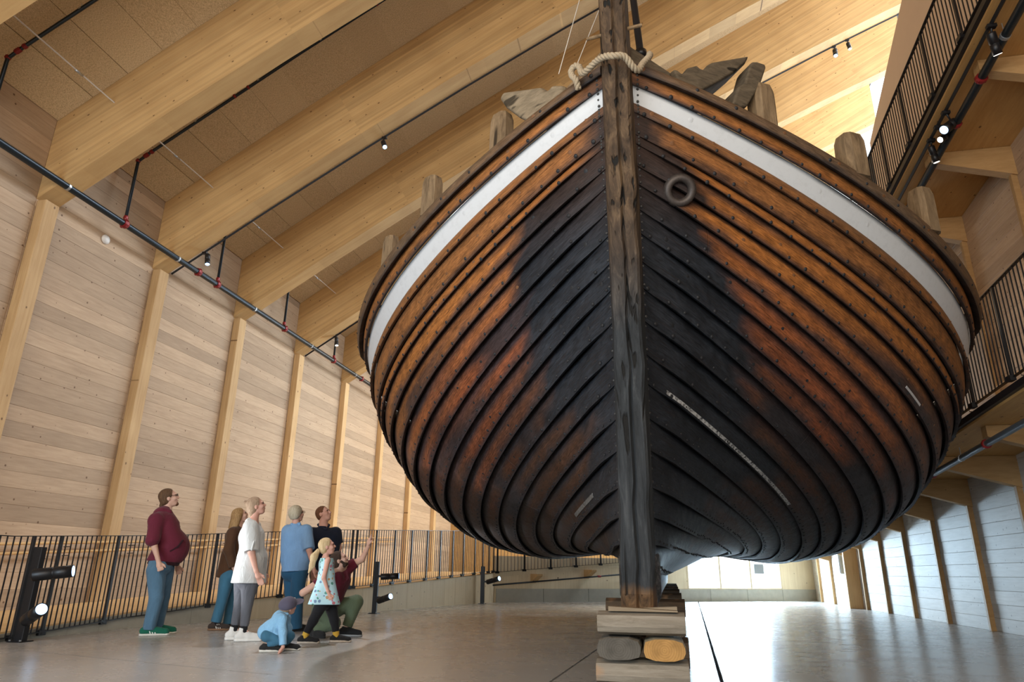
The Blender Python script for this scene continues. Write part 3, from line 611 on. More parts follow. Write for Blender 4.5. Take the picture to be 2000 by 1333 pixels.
# breasthook timbers running up to the stem
for sd in (-1, 1):
    P = [(-.90, .06), (-.82, .14), (-.70, .32), (-.62, .48), (-.5, .68)]; Zt = [4.78, 4.76, 4.70, 4.62, 4.50]; V = []
    for (s, t), z in zip(P, Zt): V += [bw(s + .06, sd * t * .9, z - .22), bw(s + .06, sd * t * .9, z), bw(s + .2, sd * t * .9, z), bw(s + .2, sd * t * .9, z - .22)]
    F = [(i * 4 + k, i * 4 + (k + 1) % 4, i * 4 + 4 + (k + 1) % 4, i * 4 + 4 + k) for i in range(4) for k in range(4)] + [(3, 2, 1, 0), (16, 17, 18, 19)]
    to_ship(mk('breasthook', V, F, m_catdark if sd > 0 else m_head, ship))
# pins through the stem head
to_ship(MB().tube([bw(-1.0, -.21, 4.69), bw(-.98, .21, 4.77)], .014, 8).build('stem_pin', m_head, ship))
# hawse pipe of rusted iron on the starboard bow
m_iron = plain('rusted_iron', (.075, .06, .052), .55, .5, .5, .4, 60, .3)
def ring(c, n, R, r, nu=22, nv=8, squash=1.0, depth=.0):
    n = Vector(n).normalized(); a = Vector((0, 0, 1)); a = (a - n * a.dot(n)).normalized(); b = n.cross(a); V = []; F = []
    for i in range(nu):
        th = 2 * math.pi * i / nu; d = a * math.cos(th) * squash + b * math.sin(th)
        for k in range(nv):
            ph = 2 * math.pi * k / nv; V.append(Vector(c) + d * (R + r * math.cos(ph)) + n * r * 1.3 * math.sin(ph))
    for i in range(nu):
        for k in range(nv): F.append((i * nv + k, ((i + 1) % nu) * nv + k, ((i + 1) % nu) * nv + (k + 1) % nv, i * nv + (k + 1) % nv))
    return V, F
k = 7; nn_ = Vector(PLANK_N[(1, 7)][7]); hc = Vector(bw(-.311, .417, 3.70)) + nn_ * .05
hn = (nn_ + Vector((-.25, -.1, -.15))).normalized()
V, F = ring(hc, hn, .098, .034, squash=1.0); o = to_ship(mk('hawse_pipe', V, F, m_iron, ship, True)); o['label'] = 'rusted iron hawse ring'
d_ = MB(); d_.tube([hc - hn * .02, hc - hn * .12], .08, 20); o2 = d_.build('hawse_hole', m_dark, o); o2.matrix_parent_inverse = SHIP_INV
# draught strip and tapes on the planking
def strip(k, side, s0, s1, v0, v1, mat, name, n=30, off=.006):
    V = []
    for s in np.linspace(s0, s1, n):
        q = []
        for v in (v0, v1):
            P = []
            for kk in (k, k + 1): P.append(np.array([np.interp(s, SS[kk], WP[side][kk][:, c]) for c in range(3)]))
            nm = np.array([np.interp(s, SS[k], PLANK_N[(side, k)][:, c]) for c in range(3)])
            q.append(P[0] * (1 - v) + P[1] * v + nm * (LAP[k] * (.15 + .85 * float(sstep(0, .55, s - SS[k][0]))) * v + .012 * (1 - (2 * v - 1) ** 2) + off))
        V += q
    F = [(2 * i, 2 * i + 1, 2 * i + 3, 2 * i + 2) for i in range(n - 1)]
    if side > 0: F = [f[::-1] for f in F]
    o = to_ship(mk(name, V, F, mat, ship)); m = o.modifiers.new('thick', 'SOLIDIFY'); m.thickness = .004; m.offset = 1; return o
def chipped(col):
    N = NT('chipped_white_paint'); v = N.coords((1, 1, 1), rand=False); f = N.noise(v, 26, 6, .75); c = N.mix((.03, .03, .032), col, N.ramp(f, [(.40, 0), (.54, 1)])); N.l(c, N.b.inputs['Base Color']); N.set(Roughness=.55); return N.m
m_chip = chipped((.52, .53, .53)); m_chipd = chipped((.20, .195, .185)); m_tape = plain('white_tape', (.52, .50, .50), .5, 0, .4, .35, 90)
strip(14, 1, .15, 3.3, .78, .93, m_chip, 'draught_strip', 50)
strip(7, 1, 2.02, 2.40, .70, .80, m_tape, 'tape', 8)
strip(17, -1, 1.05, 2.5, .56, .72, m_chipd, 'tape', 20)
# rivets and trenails, too small to pick apart singly
rv = {'rivet_heads': MB(), 'trenail_heads': MB(), 'dark_trenail_heads': MB(), 'copper_nails': MB(), 'white_rivet_heads': MB()}
def dome(mb, c, n, r, h, m=7):
    n = Vector(n).normalized(); a = n.orthogonal().normalized(); b = n.cross(a); c = Vector(c)
    V = [c + (a * math.cos(2 * math.pi * i / m) + b * math.sin(2 * math.pi * i / m)) * r for i in range(m)] + [c + (a * math.cos(2 * math.pi * i / m) + b * math.sin(2 * math.pi * i / m)) * r * .6 + n * h * .8 for i in range(m)] + [c + n * h]
    mb.add(V, [(i, (i + 1) % m, m + (i + 1) % m, m + i) for i in range(m)] + [(m + i, m + (i + 1) % m, 2 * m) for i in range(m)])
for side in (-1, 1):
    for k in range(0, 21):
        arc = np.concatenate([[0], np.cumsum(np.linalg.norm(np.diff(WP[side][k], axis=0), axis=1))])
        for kind, step, v in (('rivet_heads', .42 if k == 0 else .215 if k < 15 else .13, .86 if k else .5), ('trenail_heads', .62, .48)):
            if k in (2,) and kind == 'rivet_heads': continue
            a = .12 + (k * .37 % 1) * step
            while a < min(arc[-1], 8.5):
                s = np.interp(a, arc, SS[k]); vv = v + random.uniform(-.05, .05) + (random.uniform(-.15, .15) if kind == 'trenail_heads' else 0)
                P = [np.array([np.interp(s, SS[kk], WP[side][kk][:, c]) for c in range(3)]) for kk in (k, k + 1)]
                nm = np.array([np.interp(s, SS[k], PLANK_N[(side, k)][:, c]) for c in range(3)])
                q = P[0] * (1 - vv) + P[1] * vv + nm * (LAP[k] * (.15 + .85 * float(sstep(0, .55, a))) * vv + .012 * (1 - (2 * vv - 1) ** 2) + (.03 if k == 0 else 0) - .001)
                if kind == 'rivet_heads': (random.random() < .85) and dome(rv[kind], q, nm, (.017 if k < 15 else .011) * random.uniform(.8, 1.15), .010)
                elif random.random() < .55: dome(rv['white_rivet_heads' if k == 2 else ('dark_trenail_heads' if (k > 8 or TT[k][np.searchsorted(SS[k], s)] < TAR[side].get(k, 0)) else kind)], q, nm, .020 if k != 2 else .024, .003)
                a += step * random.uniform(.85, 1.2)
        # nails along the rabbet by the stem
        for u in np.linspace(.15, .85, 3):
            z = ZZ[k][0] * (1 - u) + ZZ[k + 1][0] * u if k < 20 else .9; P = (WP[side][k][1] * (1 - u) + WP[side][k + 1][1] * u); dome(rv['copper_nails'], P + PLANK_N[(side, k)][1] * (.008 + LAP[k] * .18 * u), PLANK_N[(side, k)][1], .012, .008)
m_rivet = plain('iron_rivet', (.018, .018, .020), .6, .15, .4, .3)
m_tren = plain('trenail_wood', (.17, .075, .03), .6, 0, .3, .4, 40)
for nm_, mb_ in rv.items():
    o = to_ship(mb_.build(nm_, {'rivet_heads': m_rivet, 'trenail_heads': m_tren, 'dark_trenail_heads': m_rivet, 'copper_nails': plain('dull_nail', (.05, .048, .046), .5, .3), 'white_rivet_heads': m_whitew if False else plain('painted_rivet', (.55, .565, .58), .5)}[nm_], ship, True)); o['kind'] = 'stuff'
# ------------------------------------------------------------------ rope over the stem, pole and cord in the bow
m_rope = plain('hemp_rope', (.36, .29, .20), .85, 0, .2, .3, 80)
RP_ = [(-0.80, -0.30, 4.40), (-0.841, -0.315, 4.46), (-0.82, -0.345, 4.514), (-0.812, -0.354, 4.572), (-0.828, -0.325, 4.60), (-0.85, -0.29, 4.575), (-0.87, -0.276, 4.53), (-0.90, -0.262, 4.47), (-0.93, -0.235, 4.445), (-0.97, -0.197, 4.44), (-1.02, -0.137, 4.452), (-1.085, -0.07, 4.43), (-1.115, 0.0, 4.40), (-1.085, 0.075, 4.405), (-1.02, 0.133, 4.36), (-0.972, 0.17, 4.365), (-0.938, 0.2, 4.442), (-0.878, 0.25, 4.55), (-.83, .26, 4.62)]
def catmull(P, n):
    P = [np.array(p, float) for p in P]; P = [2 * P[0] - P[1]] + P + [2 * P[-1] - P[-2]]; out = []
    for i in range(1, len(P) - 2):
        for u in np.linspace(0, 1, n, endpoint=False):
            a, b, c, d = P[i - 1:i + 3]; out.append(.5 * (2 * b + (c - a) * u + (2 * a - 5 * b + 4 * c - d) * u * u + (3 * b - a - 3 * c + d) * u ** 3))
    out.append(P[-2]); return out
pts = [Vector(bw(*q)) for q in catmull(RP_, 14)]
rope = thing('rope', 'thick twisted hemp rope laid across the stem head of the ship', 'rope', tuple(pts[0]))
RINV = Matrix.Translation(rope.location).inverted()
for st in range(3):
    path = []; L_ = 0; prev = None; x = Vector((0, 0, 1))
    for i, q in enumerate(pts):
        t = (pts[min(i + 1, len(pts) - 1)] - pts[max(i - 1, 0)]).normalized(); x = (x - t * x.dot(t)).normalized(); y = t.cross(x)
        if i: L_ += (q - pts[i - 1]).length
        th = L_ / .095 * 2 * math.pi + st * 2.0944; path.append(q + (x * math.cos(th) + y * math.sin(th)) * .0125)
    o = MB().tube(path, .0145, 7).build('strand', m_rope, rope, True); o.matrix_parent_inverse = RINV
pole = MB(); pole.tube([(.078, 4.76, 4.72), (.075, 4.76, 4.93), (.02, 4.76, 5.9), (-.02, 4.76, 6.7)], .03, 12); pole.tube([(.076, 4.76, 4.90), (.0745, 4.76, 4.955)], .052, 14)
pole.build('support_pole', m_black, None, True, label='black steel pole rising beside the stem head of the ship', cat='pole')
cordm = plain('white_cord', (.62, .58, .52), .7)
for a, b, lb in (((-.60, 4.62, 4.72), (-.33, 4.70, 5.9), 'thin white cord from the port knee up past the stem, outer one'), ((-.47, 4.56, 4.66), (-.22, 4.75, 5.55), 'thin white cord from the rope loop up to the stem pin, inner one')):
    MB().tube([a, b], .0035, 5).build('cord', cordm, label=lb, cat='cord')
# ------------------------------------------------------------------ keel blocks
def log_mat(name, d, l, end):
    N = NT(name); v = N.coords((.7, 6, 6)); g = N.noise(v, 3.5, 7, .72, .6); c = N.ramp(g, [(.25, d), (.5, [(a + b) / 2 for a, b in zip(d, l)]), (.75, l)]); b = N.noise(N.coords((1, 1, 1)), 2.5, 3); c = N.mix(c, (.42, .22, .10), N.math('MULTIPLY', N.ramp(b, [(.62, 0), (.70, 1)]), .6))
    tc = N.n('ShaderNodeTexCoord'); sx = N.n('ShaderNodeSeparateXYZ'); N.l(tc.outputs['Normal'], sx.inputs[0]); e = N.math('GREATER_THAN', N.math('ABSOLUTE', sx.outputs[0]), .9)
    so = N.n('ShaderNodeSeparateXYZ'); N.l(tc.outputs['Object'], so.inputs[0]); cb = N.n('ShaderNodeCombineXYZ'); N.l(so.outputs[1], cb.inputs[1]); N.l(so.outputs[2], cb.inputs[2]); ln = N.n('ShaderNodeVectorMath', operation='LENGTH'); N.l(cb.outputs[0], ln.inputs[0])
    rg = N.noise(tc.outputs['Object'], 9, 3); rr_ = N.math('SINE', N.math('MULTIPLY', N.math('ADD', ln.outputs['Value'], N.math('MULTIPLY', rg, .02)), 420)); er = N.mix([x * .72 for x in end], end, N.math('ADD', N.math('MULTIPLY', rr_, .3), .6)); er = N.mix(er, [x * .45 for x in end], N.ramp(N.noise(tc.outputs['Object'], 7, 4), [(.45, 0), (.75, .8)]))
    c = N.mix(c, er, e); N.l(c, N.b.inputs['Base Color']); N.set(Roughness=.85); N.b.inputs['Specular IOR Level'].default_value = .2; N.bump(g, .5, .008); return N.m
m_log = log_mat('weathered_log', (.15, .12, .085), (.36, .31, .245), (.42, .28, .12)); m_logd = log_mat('dark_grey_log', (.13, .115, .095), (.30, .27, .22), (.13, .115, .095)); m_logo = log_mat('fresh_cut_log', (.26, .215, .14), (.42, .36, .25), (.50, .27, .09)); m_logb = log_mat('brown_log', (.035, .025, .018), (.13, .085, .05), (.12, .075, .04))
def log(name, c, L_, w, h, rotz, mat, label, group=None, seed=0, flat=.25):
    rg = np.random.default_rng(seed); n = 14; V = []; m = 5
    prof = []
    for i in range(n):
        th = 2 * math.pi * (i + .5) / n; x, y = math.cos(th), math.sin(th); p = 3.4; q = (abs(x) ** p + abs(y) ** p) ** (-1 / p); prof.append((x * q * (1 + rg.uniform(-.03, .02)), max(-.985, min(.985, y * q * (1 + rg.uniform(-.03, .02))))))
    for j in range(m):
        xx = (j / (m - 1) - .5) * L_; f = 1 + rg.uniform(-.02, .02); b = .97 if j in (0, m - 1) else 1
        for a, z in prof: V.append((xx, a * w / 2 * f * b, z * h / 2 * (b if abs(z) < .97 else 1)))
    F = [(j * n + i, j * n + (i + 1) % n, (j + 1) * n + (i + 1) % n, (j + 1) * n + i) for j in range(m - 1) for i in range(n)] + [tuple(reversed(range(n))), tuple(range((m - 1) * n, m * n))]
    o = mk(name, V, [f[::-1] for f in F], mat, label=label, cat='timber block', group=group); o.location = c; o.rotation_euler = (0, 0, rotz); return o
bx = -.15
log('keel_block', (bx + .005, 5.14, .483), .58, .34, .15, 0.0, m_log, 'weathered grey log lying crosswise on top of the front stack', None, 1)
log('keel_block', (bx - .145, 5.25, .331), .60, .30, .136, math.pi / 2, m_logd, 'dark grey log end in the middle row of the front stack', None, 2)
log('keel_block', (bx + .150, 5.25, .331), .60, .28, .136, math.pi / 2, m_logo, 'fresh orange log end in the middle row of the front stack', None, 3)
log('keel_block', (bx + .0, 5.15, .185), .60, .36, .150, 0.0, m_log, 'weathered log with orange flecks under the two log ends', None, 4)
log('keel_block', (bx + .0, 5.25, .055), .60, .56, .11, 0.0, m_logd, 'bottom timber of the front stack on the floor', None, 5)
m_wedge = wood('wedge_wood', (.20, .145, .09), (.34, .26, .17), (1, 8, 8), knots=0, var=0)
wx = [(-.36, .10, 'thin weathered wedge driven in from the left under the stem foot', 0), (.10, -.36, 'thin weathered wedge driven in from the right under the stem foot', 1)]
for x0, x1, lb, q in wx:
    y0, y1 = (5.02, 5.13) if q == 0 else (5.145, 5.26)
    V = []
    for y in (y0, y1): V += [(x0, y, .560), (x1, y, .560), (x1, y, .568), (x0, y, .590)]
    mk('wedge', V, [(0, 1, 2, 3), (7, 6, 5, 4), (0, 4, 5, 1), (1, 5, 6, 2), (2, 6, 7, 3), (3, 7, 4, 0)], m_wedge, label=lb, cat='wedge')
for i in range(6):
    yy = 7.0 + 2.35 * i; xx = HP['boat'][0] + .0152 * (yy - 5.24) - .02; g_ = 'keel blocks behind the front stack'
    for q_, (cx, cy, L_, w_, h_, z_, ro) in enumerate(((0, 0, .72, .34, .155, .508, 0), (-.17, 0, .66, .31, .17, .345, math.pi / 2), (.19, 0, .66, .31, .17, .345, math.pi / 2), (0, 0, .74, .4, .26, .13, 0))):
        log('keel_block', (xx + cx, yy, z_), L_, w_, h_, ro, m_logb, 'dark brown %s in the %s keel stack behind the front one' % (('top crosswise timber', 'left lengthwise timber', 'right lengthwise timber', 'bottom crosswise timber')[q_], ('first', 'second', 'third', 'fourth', 'fifth', 'sixth')[i]), g_, 10 + i * 4)
# ================================================================== railings, pipes, tracks, lamps
def railing(name, label, base, posts, h, bar_gap, post_w=.024, floor_post=True, top_extra=0, zbar0=.06, group=None, bracket=True):
    """base: function u -> (x,y,z); posts: list of u; bars between posts"""
    o0 = base(posts[0]); root = thing(name, label, 'railing', o0, 0, group); inv = Matrix.Translation(root.location).inverted()
    def P(o): o.matrix_parent_inverse = inv; return o
    N_ = 60; us = np.linspace(posts[0], posts[-1], N_)
    for nm_, zz_ in (('top_rail', h), ('bottom_rail', zbar0)):
        mb = MB(); V = []; F = []
        for u in us:
            b = Vector(base(u)); b2 = Vector(base(u + .01)); t = (b2 - b).normalized(); nn = Vector((t.y, -t.x, 0)).normalized() * .02; b.z += zz_
            V += [b - nn - Vector((0, 0, .005)), b + nn - Vector((0, 0, .005)), b + nn + Vector((0, 0, .005)), b - nn + Vector((0, 0, .005))]
        F = [(i * 4 + k, i * 4 + (k + 1) % 4, i * 4 + 4 + (k + 1) % 4, i * 4 + 4 + k) for i in range(N_ - 1) for k in range(4)] + [(3, 2, 1, 0), (N_ * 4 - 4, N_ * 4 - 3, N_ * 4 - 2, N_ * 4 - 1)]
        P(mk(nm_, V, F, m_black, root))
    pm = None; bm = None; nb = 0
    bar_me = MB().obox((0, 0, (h + zbar0) / 2), (1, 0, 0), (0, 1, 0), (0, 0, 1), .006, .006, (h - zbar0) / 2)
    post_me = MB().obox((0, 0, (h + .03) / 2), (1, 0, 0), (0, 1, 0), (0, 0, 1), post_w, post_w * .6, (h - .03) / 2, .004)
    if bracket: post_me.obox((0, .02, .05), (1, 0, 0), (0, 1, 0), (0, 0, 1), .055, .03, .03)
    for i, u in enumerate(posts):
        b = Vector(base(u)); t = Vector(base(u + .01)) - b; rz_ = math.atan2(t.y, t.x)
        if pm is None: o = pm = post_me.build('post', m_black, root)
        else: o = pm.copy(); COL.objects.link(o); o.parent = root
        P(o); o.location = b; o.rotation_euler = (0, 0, rz_ + math.pi / 2 * 0)
        if i + 1 < len(posts):
            n = max(1, round((posts[i + 1] - u) / bar_gap))
            for j in range(1, n):
                q = Vector(base(u + (posts[i + 1] - u) * j / n))
                if bm is None: o = bm = bar_me.build('bar', m_black, root)
                else: o = bm.copy(); COL.objects.link(o); o.parent = root
                P(o); o.location = q; nb += 1
    return root
# left railing follows the ramp edge
dFL = [0.0]
for a, b in zip(FL, FL[1:]): dFL.append(dFL[-1] + (b - a).length)
def left_base(u):
    i = min(max(int(np.searchsorted(dFL, u)) - 1, 0), len(FL) - 2); p = FL[i] + (FL[i + 1] - FL[i]) * ((u - dFL[i]) / (dFL[i + 1] - dFL[i])); t = (FL[i + 1] - FL[i]).normalized()
    return (p.x + t.y * .055, p.y - t.x * .055, max(rz(p.y) - .12 + .10 * min(max((p.y - 9.5) / 3.5, 0), 1), -.03))
def u_of_y(y):
    us = np.linspace(0, dFL[-1], 400); ys = [left_base(u)[1] for u in us]; return float(np.interp(y, ys, us))
LPY = [6.1, 7.10, 7.52, 8.54, 10.46, 11.85, 13.5, 13.62, 14.25, 14.94, 15.62, 16.3, 16.92, 17.54, 18.11, 18.75, 19.22, 19.61, 19.9]
railing('left_ramp_railing', 'long black bar railing along the left ramp behind the visitors', left_base, [u_of_y(y) for y in LPY], 1.16, .088)
def back_base(u): p = A0 + dA * u + nA * .05; return (p.x, p.y, bz(u) - .05)
railing('back_ramp_railing', 'black bar railing along the ramp crossing behind the ship', back_base, [.02, .86, 1.70, 2.54, 3.38, 4.2, 5.0], 1.0, .10)
def up_base(y): return (RX - .03, y, up_z(y) - .02)
railing('upper_ramp_railing', 'black bar railing along the upper ramp at the right', up_base, [5.6 + .98 * i for i in range(9)], 1.08, .088)
def mid_base(y): return (RX - .03, y, mid_z(y) - .02)
railing('middle_ramp_railing', 'black bar railing along the middle ramp at the right', mid_base, [5.15 + 1.02 * i for i in range(9)], 1.14, .088)
# wooden handrails on brackets
m_hand = wood('handrail_wood', (.55, .33, .13), (.70, .46, .22), (6, .4, 6), knots=0, var=0)
def handrail(label, pts, r=.021, br=(-1, 0)):
    root = thing('handrail', label, 'handrail', pts[0]); inv = Matrix.Translation(root.location).inverted()
    MB().tube(pts, r, 10).build('rail', m_hand, root, True).matrix_parent_inverse = inv
    for i in range(1, len(pts) - 1):
        p = Vector(pts[i]); mb = MB().tube([p - Vector((0, 0, .015)), p + Vector((br[0] * .0, br[1], -.06)), p + Vector((br[0] * .13, br[1] * .13, -.065))], .007, 6); o = mb.build('bracket', m_black, root); o.matrix_parent_inverse = inv
for dz, wd in ((.98, 'upper'), (.845, 'lower')):
    handrail(f'{wd} round wooden handrail on the left wall', [(-9.23, y, max(rz(y - 1.0), 0) + dz) for y in np.arange(5.5, 24, 1.42)])
handrail('wooden handrail on the right wall above the upper ramp', [(5.06, y, up_z(y) + .92) for y in np.arange(5.0, 16, 1.765)], br=(1, 0))
handrail('wooden handrail on the right wall above the middle ramp', [(5.03, y, mid_z(y) + .80) for y in np.arange(5.0, 16, 1.765)], br=(1, 0))
# ------------------------------------------------------------------ sprinkler pipes
def pipe(name, label, pts, r, couplings=(), clips=(), mat=None, n=12):
    root = thing(name, label, 'pipe', pts[0]); inv = Matrix.Translation(root.location).inverted()
    MB().tube(pts, r, n).build('tube', mat or m_pipe, root, True).matrix_parent_inverse = inv
    for c, d, w_ in couplings:
        c = Vector(c); d = Vector(d).normalized() * w_; o = MB().tube([c - d, c - d * .5, c + d * .5, c + d], [r * 1.25, r * 1.45, r * 1.45, r * 1.25], 10); s_ = d.orthogonal().normalized() * r * 1.6; o.tube([c - s_, c + s_], r * .35, 6); q = o.build('coupling', m_red, root); q.matrix_parent_inverse = inv
    for c, d in clips:
        c = Vector(c); d = Vector(d).normalized() * .02; q = MB().tube([c - d, c + d], r * 1.15, 10).tube([c, c + Vector((0, 0, r * 3.5))], .006, 6).build('clip', m_zinc, root); q.matrix_parent_inverse = inv
    return root
pipe('main_sprinkler_pipe', 'thick dark sprinkler main hung along the left wall', [(-9.0, y, 6.6) for y in (-3.9, 10, 20, 31)], .057,
     [((-9.0, y, 6.6), (0, 1, 0), .05) for y in (6.5, 9.21, 11.95, 11.3, 14.8, 17.6, 20.5, 19.6)], [((-9.0, y, 6.6), (0, 1, 0)) for y in (7.95, 10.65, 13.4, 16.2, 19.1, 22.2)])
slope = Vector((1, 0, .62)).normalized()
for i, y in enumerate((6.5, 9.21, 11.95, 14.75, 17.6)):
    lbl = ['sprinkler branch pipe in the nearest ceiling bay at the top left', 'sprinkler branch pipe with red couplings in the second ceiling bay', 'sprinkler branch pipe behind the light track in the third ceiling bay', 'sprinkler branch pipe in the fourth ceiling bay', 'sprinkler branch pipe in the far ceiling bay by the ship'][i]
    e = Vector((-8.85, y, roof_hi(-8.85) - .16)); pts = [(-9.0, y, 6.66), (-9.0, y, e.z - .12), tuple(e)] + [(x, y, roof_hi(x) - .16) for x in (-6, -3, 0, 3, 5.5, 7.8)]
    def onp(d): x = -8.85 + d / 1.19; return (x, y, roof_hi(x) - .16)
    cs = [((-9.0, y, 6.72), (0, 0, 1), .04), ((-9.0, y, e.z - .10), (0, 0, 1), .03), (tuple(e), slope, .05), (tuple(e + slope * .12), slope, .03)]
    cs += [(onp(d + .3 * (i % 2)), slope, .022) for d in (1.65, 1.95, 4.8, 5.1, 8.0, 8.3, 11.2)]
    pipe('sprinkler_branch', lbl, pts, .028, cs, [(onp(d), slope) for d in np.arange(1.1, 14, 1.38)])
m_rod = plain('pale_steel_rod', (.62, .55, .48), .5, .2)
rod = thing('tie_rod', 'thin pale tension rod running through the roof beams near the left wall', 'rod', (-8.36, 2, 8.03)); inv = Matrix.Translation(rod.location).inverted()
MB().tube([(-8.36, 0, 8.03), (-8.36, 31, 8.06)], .012, 8).build('tube', m_rod, rod, True).matrix_parent_inverse = inv
for y in (7.1, 9.4, 12.2, 15.0): MB().tube([(-8.36, y - .07, 8.03), (-8.36, y + .07, 8.03)], .02, 8).build('turnbuckle', m_zinc, rod, True).matrix_parent_inverse = inv
det = MB().tube([(-9.40, 9.27, 6.36), (-9.37, 9.27, 6.36), (-9.355, 9.27, 6.36), (-9.34, 9.27, 6.36)], [.085, .085, .06, .05], 18); det.build('smoke_detector', m_white, None, True, label='small white round detector on the left wall under the pipe', cat='detector')
# pipes under the right ramps
pipe('ramp_sprinkler_pipe', 'dark sprinkler pipe under the upper right ramp', [(4.16, y, up_z(y) - .34) for y in np.linspace(-3, 19, 10)], .05, [((4.16, y, up_z(y) - .34), (0, 1, -.09), .035) for y in (6.1, 7.85, 8.65, 10.2, 11.8)], [((4.16, y, up_z(y) - .34), (0, 1, 0)) for y in (7.2, 9.4)])
pipe('ramp_sprinkler_pipe', 'grey blue sprinkler pipe under the middle right ramp', [(4.12, y, mid_z(y) - .36) for y in np.linspace(-3, 24, 10)], .042, [((4.12, y, mid_z(y) - .36), (0, 1, -.066), .02) for y in (7.5, 9.6, 11.5)], [((4.12, y, mid_z(y) - .36), (0, 1, 0)) for y in (8.4, 10.4)], plain('zinc_grey_pipe', (.16, .19, .22), .35, .6))
pipe('ramp_sprinkler_pipe', 'thin dark sprinkler pipe under the back ramp', [tuple(A0 + dA * u + nA * .16 + Vector((0, 0, bz(u) - .33))) for u in (-.15, 2, 4, 6)], .022, [(tuple(A0 + dA * 3.25 + nA * .16 + Vector((0, 0, bz(3.25) - .33))), dA, .06)], [])
# ------------------------------------------------------------------ light tracks and spotlights
m_lens = glow('spot_lens', (.42, .66, 1.0), 3.2); m_lensw = glow('warm_spot_lens', (1.0, .9, .75), 5.0)
def track(label, pts): return MB().tube(pts, .026, 4, up=(0, 0, 1)).build('light_track', m_black, None, label=label, cat='light track')
track('black light track under the second roof beam', [(x, 10.92, roof_lo(x)) for x in np.linspace(-9.3, 6.6, 9)])
track('black light track under the fourth roof beam', [(x, 16.49, roof_lo(x)) for x in np.linspace(-9.3, 7.6, 9)])
track('black light track under the edge of the upper right ramp', [(4.02, y, up_z(y) - .21) for y in (-3, 8, 18)])
def spot(label, mount, body, direction, L_=.20, r=.042, lens=None, power=0, cone=40, color=(.95, .97, 1), kind='track_spotlight', blend=.6):
    root = thing(kind, label, 'spotlight', mount); inv = Matrix.Translation(root.location).inverted()
    def P(o): o.matrix_parent_inverse = inv; return o
    d = Vector(direction).normalized(); c = Vector(body); a = c - d * L_ / 2; b = c + d * L_ / 2
    P(MB().tube([a, a + d * .012, a + d * L_ * .48, a + d * L_ * .5, a + d * L_ * .53, a + d * L_ * .55, b], [r * .9, r, r, r * .86, r * .86, r, r], 18).build('housing', m_black, root, True))
    P(MB().tube([b - d * .012, b + d * .002], r * .86, 18).build('lens', lens or m_lens, root))
    m_ = Vector(mount); P(MB().tube([m_, m_.lerp(a + d * L_ * .2, .5) + Vector((0, 0, .01)), a + d * L_ * .2], .013, 8).build('arm', m_black, root, True))
    P(MB().obox(m_, (1, 0, 0), (0, 1, 0), (0, 0, 1), .05, .03, .022, .004).build('adapter', m_black, root))
    if power:
        l = bpy.data.lights.new('spot_light', 'SPOT'); l.energy = power; l.spot_size = math.radians(cone); l.spot_blend = blend; l.color = color; l.shadow_soft_size = .06
        o = bpy.data.objects.new('spot_light', l); COL.objects.link(o); o.location = b + d * .02; o.rotation_euler = d.to_track_quat('-Z', 'Y').to_euler(); o.parent = root; o.matrix_parent_inverse = inv
    return root
SHIPC = Vector((0.0, 8.0, 3.0))
def at(p, q): return Vector(q) - Vector(p)
spot('black spotlight under the second roof beam left of the ship', (-4.96, 10.92, roof_lo(-4.96) - .03), (-4.95, 10.9, roof_lo(-4.96) - .20), (2.9, -3.2, -6.4), .24, .05, None, 1500, 55)
spot('black spotlight at the wall end of the second roof beam', (-8.62, 10.92, roof_lo(-8.62) - .03), (-8.52, 10.9, roof_lo(-8.62) - .19), (.25, -.15, -1), .24, .05, None, 160, 70)
spot('black spotlight at the wall end of the fourth roof beam', (-8.45, 16.49, roof_lo(-8.45) - .03), (-8.38, 16.45, roof_lo(-8.45) - .19), (.2, -.15, -1), .24, .05, m_lensw, 160, 70, (1, .93, .8))
spot('left of two black spotlights hanging in the bright roof bay', (5.42, 16.49, roof_lo(5.42) - .03), (5.4, 16.4, roof_lo(5.42) - .30), (-.1, -.25, -1), .26, .06, None, 300, 50)
spot('right of two black spotlights hanging in the bright roof bay', (5.78, 16.49, roof_lo(5.78) - .03), (5.8, 16.5, roof_lo(5.78) - .22), (.1, -.1, -1), .22, .05, m_lensw, 0)
for y, by, dr, L_, r, ln, lb, pw in ((7.15, 7.25, (.35, .5, -1), .26, .05, m_lensw, 'black spotlight on the upper ramp edge nearest the top right', 120), (8.55, 8.62, (-.9, -.35, -.75), .24, .065, m_lens, 'large black spotlight shining towards the viewer under the upper ramp', 260),
                                  (8.83, 8.85, (-.8, -.3, -.6), .12, .045, m_lensw, 'short spotlight with glowing rim beside the large one under the upper ramp', 0), (9.1, 9.2, (.25, .25, -1), .24, .045, m_lensw, 'slim black spotlight under the upper ramp nearest the ship', 80)):
    z = up_z(y) - .235; spot(lb, (4.02, y, z), (4.06, by, z - .16), dr, L_, r, ln, pw, 60, (1, .95, .88))
